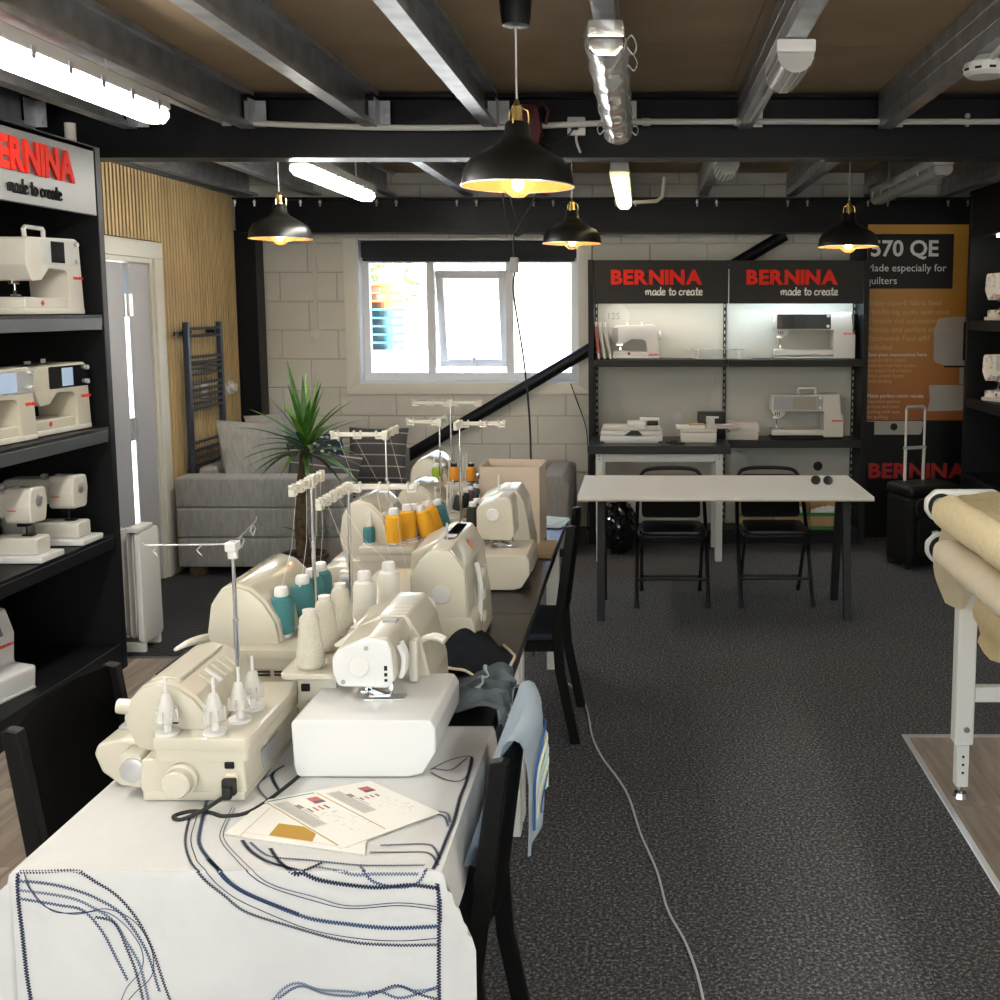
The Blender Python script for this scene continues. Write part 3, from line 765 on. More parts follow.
# left unit along the slatted side
lu = thing('display_unit', 'tall black shelving unit by the doorway with a grey lettered header', 'shelving', (0, 0, 0))
FX = -2.54
UY0, UY1 = 2.98, 4.98
G().box(XL + .03, FX, UY1, UY1 + .05, 0, 2.505, .003, 1).build('side_panel', 'unit_black', lu, 0)
G().box(XL + .03, FX, UY0 - .05, UY0, 0, 2.505, .003, 1).build('side_panel', 'unit_black', lu, 0)
G().box(XL + .005, XL + .03, UY0 - .05, UY1 + .05, 0, 2.505).build('back_panel', 'unit_black', lu, 0)
G().box(XL + .03, FX - .001, UY0, UY1, 2.48, 2.503).build('top_panel', 'unit_black', lu, 0)
for z, m in ((1.728, 'unit_grey'), (1.198, 'unit_grey'), (.68, 'unit_black')):
    s = G().box(XL + .03, FX - .004, UY0 + .001, UY1 - .001, z - .05, z, .002, 1).build('shelf', 'unit_black', lu, 0)
    G().box(FX - .004, FX + .002, UY0 + .001, UY1 - .02, z - .07, z - .016, .002, 1).build('front_edge', m, s, 0)
    G().prism([(FX - .01, z - .05), (FX - .01, z - .09), (FX - .12, z - .05)], 'xz', UY1 - .008, UY1 - .001).build('shelf_bracket', 'unit_black', s, 0)
G().box(XL + .03, FX - .002, UY0 + .001, UY1 - .001, .001, .132, .003, 1).build('base', 'unit_black', lu, 0)
for b in (0, 1): sign(lu, FX - .001, 3.985 - b, 2.185, .99, .315, R(90), 'header_grey', 'black', wordw=.655, off=(.145, .40, .43), script=(.30, .13, .40))
tag(G().cyl((-2.62, 4.93, 2.506), (-2.62, 4.93, 2.60), .024, n=14).build('candle', 'ivory'), 'small cream cylinder standing on top of the shelving unit', 'candle')
# back unit
bu = thing('display_unit', 'two bay display unit with pale back panels and twin lettered headers', 'shelving', (0, 0, 0))
BX0, BX1, BY0, BY1 = -.395, 1.665, 7.74, 8.07
for x in (BX0, BX1 - .04): G().box(x, x + .04, BY0, BY1, 0, 2.115, .002, 1).build('side_panel', 'unit_black', bu, 0)
mat('pale_panel', (.50, .49, .445), .6); mat('slot_strip', (.09, .09, .09), .5)
for i in (0, 1):
    x0 = BX0 + .05 + i * .99; G().box(x0, x0 + .97, BY1 - .03, BY1 - .012, .06, 2.06, .001, 1).build('back_panel', 'pale_panel', bu, 0)
for x in (BX0 + .046, .625, BX1 - .056):
    u = G().box(x - .006, x + .014, BY1 - .055, BY1 - .029, .0, 2.06).build('upright', 'header_dark', bu, 0)
    g = G()
    for k in range(38): g.box(x + .0, x + .008, BY1 - .056, BY1 - .054, .12 + k * .05, .145 + k * .05)
    stuff(g.build('slots', 'pale_panel', u, 0))
G().box(BX0 + .04, BX1 - .04, BY0 + .02, BY1 - .06, 2.085, 2.112).build('top_panel', 'unit_black', bu, 0)
for i in (0, 1):
    x0 = BX0 + .042 + i * .99
    sign(bu, x0, BY0 + .001, 1.797, .986, .312, 0, 'header_dark', 'white_print', wordw=.675, off=(.128, .44, .345), script=(.385, .20, .425))
    G().box(x0 + .05, x0 + .93, BY0 + .05, BY0 + .075, 1.80, 1.812).build('light_strip', 'led_cool' if i else 'led_warm', bu, 0)
    s = G().box(x0, x0 + .984, BY0 - .0, BY1 - .06, 1.352, 1.388, .002, 1).build('shelf', 'header_dark', bu, 0)
    G().box(x0, x0 + .984, BY0 - .012, BY0 - .0, 1.335, 1.386, .002, 1).build('front_edge', 'header_dark', s, 0)
G().box(BX0 + .042 + .98, BX1 - .042, BY0 - .03, BY1 - .06, .735, .79, .003, 1).build('counter', 'black_top', bu, 0)
G().box(BX0 + .042, BX1 - .042, BY0, BY1 - .06, .085, .11, .003, 1).build('bottom_shelf', 'black_top', bu, 0)
G().box(BX0 + .042, BX1 - .042, BY0 + .03, BY0 + .045, .0, .084).build('kick_plate', 'unit_black', bu, 0)
mat('mark_grey', (.57, .56, .52), .6)
# printed round anniversary mark and cable port on the back panel
G().lathe([(.02, 0), (.095, .001), (.095, .002)], 28, m=T(-.19, BY1 - .031, 1.70, rx=R(90))).build('round_mark', 'mark_grey', bu)
link('numerals', text_mesh('125', .07, 'skirt', .0008), bu, (-.27, BY1 - .034, 1.68), (R(90), 0, 0))
for x, z in ((.275, .935), (1.36, .55)):
    p = G().lathe([(.02, 0), (.036, .003), (.036, .006)], 20, m=T(x, BY1 - .03, z, rx=R(90))).build('cable_port', 'light_grey' if x < 1 else 'black', bu)
G().tube(cr([(.53, BY1 - .036, 1.33), (.54, BY1 - .036, 1.2), (.51, BY1 - .036, 1.05), (.525, BY1 - .036, .9), (.52, BY1 - .036, .82)]), .003, 5).build('lead', 'light_grey', bu)
# right unit
ru = thing('display_unit', 'black shelving unit beside the orange poster', 'shelving', (0, 0, 0))
RX, RY0, RY1 = 2.255, 4.4, 7.30
G().box(RX, XR - .03, RY1, RY1 + .05, 0, 2.56, .003, 1).build('side_panel', 'unit_black', ru, 0)
G().box(RX, XR - .03, RY0 - .05, RY0, 0, 2.56, .003, 1).build('side_panel', 'unit_black', ru, 0)
G().box(XR - .03, XR - .005, RY0 - .05, RY1 + .05, 0, 2.56).build('back_panel', 'unit_black', ru, 0)
G().box(RX + .01, RX + .04, RY0, RY1 - .001, 2.24, 2.56).build('header_panel', 'unit_black', ru, 0)
for z in (1.678, 1.148, .615):
    s = G().box(RX + .004, XR - .03, RY0 + .001, RY1 - .001, z - .05, z, .002, 1).build('shelf', 'unit_black', ru, 0)
    G().box(RX - .004, RX + .004, RY0 + .001, RY1 - .03, z - .065, z - .012, .002, 1).build('front_edge', 'unit_black', s, 0)
G().box(RX + .002, XR - .03, RY0 + .001, RY1 - .001, .001, .132).build('base', 'unit_black', ru, 0)
G().box(RX + .06, RX + .09, RY0 + .3, RY1 - .35, 2.225, 2.24).build('light_strip', 'led_warm', ru, 0)
# poster
po = thing('poster', 'tall orange and black hanging poster with a machine picture behind the case', 'poster', (0, 0, 0))
PX0, PX1, PY = 1.70, 2.62, 8.0
G().box(PX0, PX1, PY, PY + .012, .91, 2.388).build('orange_sheet', 'poster', po, 0)
G().box(PX0, PX1, PY, PY + .012, .0, .91).build('black_sheet', 'black', po, 0)
G().box(PX0, 2.345, PY - .003, PY, 1.91, 2.318).build('title_panel', 'header_dark', po, 0)
def ptext(b, s, x, z, m='white_print', bold=0):
    stuff(link('print', text_mesh(b, s, m, .0006, bold), po, (x, PY - .005, z), (R(90), 0, 0)))
mat('poster_print', (.62, .42, .22), .6); mat('poster_grey', (.42, .39, .36), .5)
ptext('570 QE', .165, 1.72, 2.155, bold=.004)
ptext('Made especially for', .078, 1.69, 2.04); ptext('quilters', .078, 1.69, 1.945)
for i, s in enumerate(('Enjoy superb fabric feed', 'Handle big quilts with ease', 'Threads cut automatically', 'Precise and perfect stitches', 'Patchwork Foot #97', 'included')):
    ptext(s, .057, 1.68 + .03, 1.785 - i * .067, 'poster_print')
ptext('Sew your masterpiece here', .04, 1.72, 1.40); ptext('Make perfect stitch results', .04, 1.72, 1.085)
for i in range(5): ptext(('superb stitch quality', 'with the dual feed system', 'for every kind of fabric', 'thick or thin layers', 'even feeding')[i], .036, 1.72, 1.36 - i * .04, 'poster_print')
for i in range(4): ptext(('regulated stitches', 'precise and even', 'quilting with ease', 'for quilting')[i], .036, 1.72, 1.045 - i * .04, 'poster_print')
# printed picture of a machine
MP = lambda pts, m, y0=PY - .003, y1=PY - .001: G().prism(pts, 'xz', y0, y1).build('machine_picture', m, po, 0)
MP(rpoly([(2.22, 1.36), (2.215, 1.60), (2.25, 1.69), (2.40, 1.70), (2.62, 1.70), (2.62, 1.33), (2.30, 1.33)], .03), 'poster_grey')
MP([(2.42, 1.19), (2.42, 1.33), (2.45, 1.33), (2.45, 1.19)], 'poster_grey')
MP(rpoly([(2.19, 1.18), (2.62, 1.18), (2.62, .99), (2.18, .98), (2.20, 1.06)], .012), 'poster_grey')
MP([(2.44, 1.66), (2.52, 1.66), (2.48, 1.37), (2.44, 1.37)], 'black', PY - .0045, PY - .003)
MP([(2.30, 1.315), (2.50, 1.315), (2.50, 1.33), (2.30, 1.33)], 'black', PY - .0045, PY - .003)
MP(rpoly([(1.70, .80), (2.14, .80), (2.16, .905), (1.70, .905)], .02), 'poster_grey')
MP(arc(1.93, .86, .028, 0, 330, 12), 'black', PY - .0045, PY - .003)
MP([(1.70, .80), (1.78, .80), (1.78, .90), (1.70, .90)], 'black', PY - .0045, PY - .003)
mat('poster_red', (.42, .02, .02), .6)
block_word('BERNINA', .745, .118, 'poster_red', .001, po, (1.745, PY - .004, .462), (R(90), 0, 0), 'print')

# ================================================================ TABLES, CHAIRS, SOFA
def work_table(label, y0, y1):
    t = thing('work_table', label, 'table', (-.75, (y0 + y1) / 2, 0), 0, 'long work tables end to end'); h = (y1 - y0) / 2
    G().box(-.385, .385, -h + .001, h - .001, .705, .74, .003, 1).build('tabletop', 'black_top', t, 0)
    for sx in (-1, 1):
        for sy in (-1, 1): G().box(sx * .315 - .03, sx * .315 + .03, sy * (h - .05) - .035, sy * (h - .05) + .035, 0, .704, .003, 1).build('leg', 'white_metal', t, 0)
    for sx in (-1, 1): G().box(sx * .315 - .018, sx * .315 + .018, -h + .085, h - .085, .625, .704).build('rail', 'white_metal', t, 0)
    for sy in (-1, 1): G().box(-.285, .285, sy * (h - .05) - .018, sy * (h - .05) + .018, .625, .704).build('rail', 'white_metal', t, 0)
work_table('black topped work table half covered by the white stitched cloth', 1.80, 3.42)
work_table('black topped work table carrying the paper bag at its end', 3.42, 5.06)
mat('maple_edge', (.55, .48, .36), .5); mat('table_white', (.80, .785, .73), .3)
t = thing('white_table', 'white topped table on dark splayed legs with sunglasses on it', 'table', (.467, 6.155, 0))
tt = G().box(-.828, .828, -.385, .385, .697, .715, .002, 1).build('tabletop', 'table_white', t, 0)
G().box(-.829, .829, -.3865, .3865, .690, .6965).build('edge_band', 'maple_edge', tt, 0)
for sx in (-1, 1):
    x = sx * .70
    for yt, yb in ((-.22, -.345), (-.05, .085)):
        g = G(); g.prism([(yb - .02, 0), (yb + .02, 0), (yt + .02, .688), (yt - .02, .688)], 'yz', x - .022, x + .022, .002, 1); g.build('leg', 'grey_leg' if 'grey_leg' in MATS else 'header_dark', t, 0)
    G().box(x - .022, x + .022, -.28, .30, .664, .689).build('leg_plate', 'header_dark', t, 0)
G().box(-.70, .70, -.15, -.11, .65, .689).build('rail', 'header_dark', t, 0)
t = thing('desk', 'black topped desk on a white metal frame before the display unit', 'desk', (.12, 7.44, 0))
G().box(-.49, .49, -.29, .29, .765, .82, .003, 1).build('desktop', 'black_top', t, 0)
for sx in (-1, 1):
    for sy in (-1, 1): G().box(sx * .415 - .025, sx * .415 + .025, sy * .22 - .025, sy * .22 + .025, 0, .764, .003, 1).build('leg', 'white_metal', t, 0)
for sy in (-1, 1):
    r = G().box(-.389, .389, sy * .22 - .02, sy * .22 + .02, .705, .764).build('rail', 'white_metal', t, 0)
    if sy < 0:
        for sx in (-1, 1):
            for dz in (.725, .748): G().cyl((sx * .415, -.245, dz), (sx * .415, -.248, dz), .007, n=8).build('screw', 'grey_plastic', r)
for sx in (-1, 1): G().box(sx * .415 - .02, sx * .415 + .02, -.194, .194, .705, .764).build('rail', 'white_metal', t, 0)

def folding_chair(label, x, y):
    t = thing('folding_chair', label, 'chair', (x, y, 0), 0, 'black folding chairs')
    w = .212
    g = G(); f = [(-w, -.21, 0), (-w, .085, .40), (-w + .01, .265, .64), (-w + .03, .322, .72), (-w + .08, .342, .748), (0, .348, .755), (w - .08, .342, .748), (w - .03, .322, .72), (w - .01, .265, .64), (w, .085, .40), (w, -.21, 0)]
    g.tube(cr(f, 5), .0125, 10); g.build('front_frame', 'black', t)
    for s in (-1, 1):
        G().tube([(s * (w - .03), .19, 0), (s * (w - .03), .02, .28), (s * (w - .03), -.15, .445)], .0115, 10).build('rear_leg', 'black_gloss', t)
        for yy in (-.21,): G().cyl((s * w, yy, 0), (s * w, yy + .012, .03), .016, n=10).build('foot_cap', 'rubber', t)
        G().cyl((s * (w - .03), .19, 0), (s * (w - .03), .18, .03), .015, n=10).build('foot_cap', 'rubber', t)
    G().tube(cr([(-w + .005, -.108, .14), (-w + .04, -.108, .15), (w - .04, -.108, .15), (w - .005, -.108, .14)], 4), .009, 8).build('stretcher', 'black', t)
    G().tube([(-w + .03, .125, .11), (w - .03, .125, .11)], .009, 8).build('stretcher', 'black', t)
    G().prism(rrect(-w + .03, w - .03, -.20, .15, .04), 'xy', .432, .458, .008).build('seat', 'case_leather', t)
    G().tube(cr([(-w + .02, .10, .43), (-w + .03, -.19, .43), (0, -.20, .428), (w - .03, -.19, .43), (w - .02, .10, .43)], 4), .010, 8).build('seat_frame', 'black', t)
    G().prism(rrect(-w + .03, w - .03, 0, .295, .03), 'xz', -.008, .008, .005, m=T(0, .150, .475, rx=R(-36))).build('backrest', 'case_leather', t)
    return t
folding_chair('black folding chair at the white table, before the white legged desk', .18, 6.245)
folding_chair('black folding chair at the white table, before the shelf of boxes', .80, 6.265)

def dining_chair(label, x, y, rz):
    t = thing('dining_chair', label, 'chair', (x, y, 0), rz, 'black wooden chairs at the work tables')
    w = .20
    for s in (-1, 1):
        g = G(); pts = [(-.275, 0), (-.235, 0), (-.175, .30), (-.165, .46), (-.225, .895), (-.25, .90), (-.262, .895), (-.205, .46), (-.215, .30)]
        g.prism(pts, 'yz', s * w - .014, s * w + .014, .003, 1); g.build('back_leg', 'black_wood', t, 0)
        g = G(); g.prism([(.175, 0), (.205, 0), (.21, .43), (.17, .43)], 'yz', s * (w - .005) - .017, s * (w - .005) + .017, .003, 1); g.build('front_leg', 'black_wood', t, 0)
        G().box(s * (w - .005) - .012, s * (w - .005) + .012, -.18, .18, .385, .43, .002, 1).build('rail', 'black_wood', t, 0)
    G().box(-w + .02, w - .02, .175, .20, .385, .43, .002, 1).build('rail', 'black_wood', t, 0)
    g = G(); g.prism(rpoly([(-w - .01, -.19), (w + .01, -.19), (w + .02, .225), (-w - .02, .225)], .02), 'xy', .432, .46, .008); g.build('seat', 'denim_dark', t)
    def back(u, v):
        xx = -(w - .014) + 2 * (w - .014) * u; z = .53 + .365 * v
        bow = .030 * (1 - (2 * u - 1) ** 2)
        return Vector((xx, -.183 - .055 * ((z - .46) / .435) - bow - .004, z + .008 * (1 - (2 * u - 1) ** 2) * v))
    g = G(); g.grid(back, 16, 6, .014); g.build('backrest', 'black_wood', t)
    return t
dining_chair('black wooden chair at the work table with a pale top over its back', -.515, 2.118, R(90))
dining_chair('black wooden chair tucked in beside the papers and paper bag', -.525, 4.30, R(90))
dining_chair('black wooden chair between the shelving unit and the white stitched cloth', -1.045, 2.27, R(-90))

# grey corner sofa
so = thing('corner_sofa', 'grey fabric corner sofa beside the slatted wall', 'sofa', (0, 0, 0))
SX0_, SXa = -3.06, -1.95
for i in range(3):
    z0 = .06 + i * .2; G().box(SX0_, SXa, 6.79, 7.0, z0, z0 + .198, .022, 3).build('arm_panel', 'fabric_grey', so)
G().box(SX0_, SXa - .02, 7.002, 8.08, .06, .30, .02, 3).build('base', 'fabric_grey', so)
G().box(-3.0, -2.86, 7.005, 8.08, .30, .70, .05, 3).build('back', 'fabric_grey', so)
G().box(-2.855, -1.93, 7.01, 7.55, .302, .46, .05, 3).build('seat_cushion', 'fabric_grey', so)
G().box(-2.855, -1.80, 7.56, 7.90, .302, .46, .05, 3).build('seat_cushion', 'fabric_grey', so)
G().box(-2.84, -1.80, 7.93, 8.10, .06, .70, .045, 3).build('back', 'fabric_grey', so)
for x, y in ((-2.95, 6.85), (-2.1, 6.85), (-2.95, 7.95), (-2.1, 7.9)): G().box(x - .05, x + .05, y - .03, y + .03, 0, .06).build('foot', 'trunk', so, 0)
def cushion(label, x, y, z, w, h, d, m, rx, rz, ry=0, n=14):
    g = G()
    def top(sgn):
        def f(u, v):
            a, b = 2 * u - 1, 2 * v - 1
            e = max(0, (1 - abs(a) ** 2.6)) ** .5 * max(0, (1 - abs(b) ** 2.6)) ** .5
            pin = 1 - .07 * (1 - e) * (abs(a) * abs(b))
            pin = 1 - .06 * ((1 - a * a) * (b * b) + (1 - b * b) * (a * a))
            return Vector((a * w / 2 * pin, sgn * d / 2 * e, b * h / 2 * pin))
        return f
    g.grid(top(1), n, n); g.grid(top(-1), n, n); bmesh.ops.remove_doubles(g.bm, verts=g.bm.verts, dist=.0005)
    o = g.build('cushion', m, None, 60, (x, y, z), (rx, ry, rz)); tag(o, label, 'cushion', 'cushions on the corner sofa'); return o
cushion('large plain grey cushion against the slatted wall by the sofa arm', -2.68, 7.24, .73, .60, .54, .22, 'fabric_grey', R(-18), R(62), R(6))
cushion('large plain grey cushion further along the slatted wall', -2.66, 7.72, .735, .60, .56, .24, 'fabric_grey', R(-20), R(70))
cushion('dark striped cushion lying behind the sofa arm', -2.20, 7.15, .60, .50, .36, .15, 'stripe_cushion', R(-12), R(4), R(8))
cushion('dark blue cushion with white spots on the sofa', -2.36, 7.52, .665, .46, .40, .15, 'spot_cushion', R(-14), R(38))
cushion('dark striped cushion standing against the sofa back', -1.99, 7.83, .665, .46, .42, .15, 'stripe_cushion', R(-14), R(-4))
ac = thing('armchair', 'grey armchair with padded arms beyond the work table', 'armchair', (-.87, 7.70, 0))
for s in (-1, 1):
    g = G(); g.prism(rpoly([(-.09, .06), (.09, .06), (.105, .36), (.115, .52), (.06, .60), (-.06, .60), (-.115, .52), (-.105, .36)], .04, 4), 'xz', -.40, .33, .05, 3, T(s * .25 if s > 0 else -.16, 0, 0)); g.build('arm', 'fabric_grey', ac)
G().box(-.05, .135, -.36, .30, .06, .42, .03).build('seat', 'fabric_grey', ac)
G().box(-.26, .36, .335, .40, .06, .58, .03).build('back', 'fabric_grey', ac)
for x in (-.2, .3):
    for y in (-.33, .33): G().box(x - .03, x + .03, y - .03, y + .03, 0, .062).build('foot', 'black', ac, 0)

# towel radiator, sockets, panel heater
t = thing('towel_radiator', 'dark blue ladder towel radiator on the slatted wall', 'radiator', (XL + .085, 7.315, .45))
for s in (-1, 1): G().box(-.02, .02, s * .275 - .018, s * .275 + .018, 0, 1.22, .008).build('upright', 'rad_blue', t)
for z in [1.175, 1.125] + [1.02 - i * .038 for i in range(5)][1:] + [.80 - i * .042 for i in range(5)][0:] + [.40 - i * .05 for i in range(6)]:
    G().cyl((0.004, -.258, z), (0.004, .258, z), .011, n=10).build('bar', 'rad_blue', t)
for z in (1.15, .2):
    for s in (-1, 1): G().cyl((-.06, s * .2, z), (-.0, s * .2, z), .012, n=8).build('wall_bracket', 'black', t)
G().box(-.03, -.02, -.40, -.29, 1.13, 1.155).build('valve', 'black', t)
for i, yy in enumerate((7.42, 7.75, 7.90)):
    t = thing('power_socket', ('white socket behind the towel radiator', 'white socket with a plug, right beside the towel radiator', 'white socket with a plug, further from the towel radiator')[i], 'socket', (XL + .022, yy, 1.17 if i else 1.18))
    G().box(0, .012, -.05, .05, -.05, .05, .004, 1).build('plate', 'white_plastic', t)
    if i: G().cyl((.012, 0, 0), (.05, 0, 0), .03, n=16).build('plug', 'white_plastic', t)
t = thing('panel_heater', 'white oil filled heater standing beside the shelving unit', 'heater', (-2.70, 5.33, 0))
for i in range(7):
    x = -.055 + i * .028
    G().prism(rpoly([(-.10, .07), (.10, .07), (.10, .62), (-.10, .62)], .03), 'yz', x - .004 , x + .004, .003, 1).build('fin', 'white_metal', t)
for z in (.12, .56): G().cyl((-.07, 0, z), (.13, 0, z), .022, n=14).build('header_tube', 'white_metal', t)
G().prism(rpoly([(-.11, .05), (.11, .05), (.105, .63), (-.105, .63)], .03), 'yz', .125, .155, .008).build('control_end', 'white_metal', t)
for yy in (-.08, .08): G().box(-.09, .15, yy - .012, yy + .012, 0, .05, .004, 1).build('foot', 'white_metal', t, 0)
G().box(.09, .155, -.12, .05, .63, .655, .008).build('handle', 'white_metal', t)
# ================================================================ SERGERS AND SEWING MACHINES
TZ = .7405
def spool_pin(t, x, y, z, h=.118, cone=True, name='spool_pin'):
    p = G().cyl((x, y, z), (x, y, z + h * .5), .008, .006, 10).cyl((x, y, z + h * .45), (x, y, z + h), .0035, n=8).cyl((x, y, z), (x, y, z + .006), .024, n=16).build(name, 'white_plastic', t)
    if cone:
        g = G(); n = 8
        g.lathe([(.024, .030), (.0225, .033), (.010, .082), (.007, .086)], 20, (x, y, z))
        for i in range(n):
            a = 2 * PI * i / n; g.box(.006, .0235, -.0012, .0012, .026, .052, m=T(x, y, z, rz=a))
        g.build('cone_holder', 'frost_plastic', p)
def king(label, loc, m, group, h=.105, r=.028, tilt=None, core='white_plastic'):
    t = thing('thread_spool', label, 'thread', loc, 0, group)
    G().lathe([(r * .80, .004), (r * .97, .008), (r, h * .18), (r, h * .66), (r * .86, h * .78), (r * .62, h * .82)], 24).build('thread', m, t)
    G().lathe([(r * .82, 0), (r * .82, .0045), (r * .55, .005), (r * .52, h * .80), (r * .60, h * .84), (r * .58, h * .95), (r * .50, h), (r * .2, h)], 20).build('core', core, t)
    if tilt: t.rotation_euler = tilt
    return t
def cone(label, loc, m, group, h=.135, r0=.034, r1=.020):
    t = thing('thread_cone', label, 'thread', loc, 0, group)
    prof = [(r0 * .8, .003), (r0, .010)]
    for i in range(13):
        u = i / 12; prof.append((r0 + (r1 - r0) * u + .0006 * math.sin(i * 2.4), .012 + (h - .026) * u))
    prof.append((r1 * .75, h - .008)); G().lathe(prof, 24).build('thread', m, t)
    G().lathe([(r0 * .7, 0), (r0 * .7, .004), (r1 * .5, .006), (r1 * .66, h - .009), (r1 * .70, h + .004), (r1 * .5, h + .004)], 18).build('core', 'ivory', t)
    return t
def antenna(t, x, y, z0, z1, kind='V', span=.2, a0=0, a1=0, flat=0, name='thread_stand'):
    """telescopic pole with a notched guide bar: arms leave the pole at headings a0 and a1"""
    p = G().cyl((x, y, z0), (x, y, z0 + (z1 - z0) * .55), .0055, n=12).cyl((x, y, z0 + (z1 - z0) * .55), (x, y, z1), .0042, n=12).cyl((x, y, z0 + (z1 - z0) * .55), (x, y, z0 + (z1 - z0) * .55 + .006), .0065, n=12).build('pole', 'chrome', t)
    if kind == 'wire':
        G().cyl((x, y, z1 - .03), (x, y, z1 - .012), .011, n=14).box(x - .016, x + .016, y - .012, y + .012, z1 - .014, z1 + .006, .004).build('pole_cap', 'white_plastic', p)
        for a, L, dz in ((a0, span, -.003), (a1, span * .55, .03)):
            c, s = math.cos(a), math.sin(a)
            g = G(); g.tube([(x, y, z1), (x + c * L, y + s * L, z1 + dz), (x + c * (L + .006), y + s * (L + .006), z1 + dz + .008)], .0018, 6); g.build('guide_wire', 'silver', p)
            for u in (.35, .85):
                e = Vector((x + c * L * u, y + s * L * u, z1 + dz * u))
                G().tube([e, e + Vector((c * .012, s * .012, -.012)), e + Vector((0, 0, -.026)), e + Vector((-c * .011, -s * .011, -.012)), e], .0016, 5).build('guide_eye', 'silver', p)
        return p
    G().box(x - .012, x + .012, y - .010, y + .010, z1 - .022, z1 + .012, .004).build('pole_cap', 'ivory', p)
    for a, L in ((a0, span), (a1, span * flat if flat else span)):
        M = T(x, y, z1, rz=a)
        g = G(); g.box(.004, L, -.005, .005, -.010, .006, .003, 1, M)
        k = max(1, round(L / .055))
        for i in range(k):
            u = .022 + i * (L - .03) / max(1, k - 1) if k > 1 else L * .8
            for d in (-.012, .012): g.box(u + d - .003, u + d + .003, -.008, .008, -.018, .013, .002, 1, M)
            g.box(u - .012, u + .012, -.008, .008, -.018, -.012, .002, 1, M)
        g.box(L - .004, L + .012, -.006, .006, .002, .012, .002, 1, M)
        g.build('guide_bar', 'ivory', p)
    return p
def plug_lead(t, p, pts):
    g = G().box(p[0], p[0] + .016, p[1] - .014, p[1] + .014, p[2] - .018, p[2] + .016, .004).box(p[0] + .012, p[0] + .026, p[1] - .009, p[1] + .009, p[2] - .022, p[2] + .004, .004)
    o = g.build('plug', 'rubber', t)
    G().tube(cr(pts, 8), .0042, 8).build('power_lead', 'rubber', o)

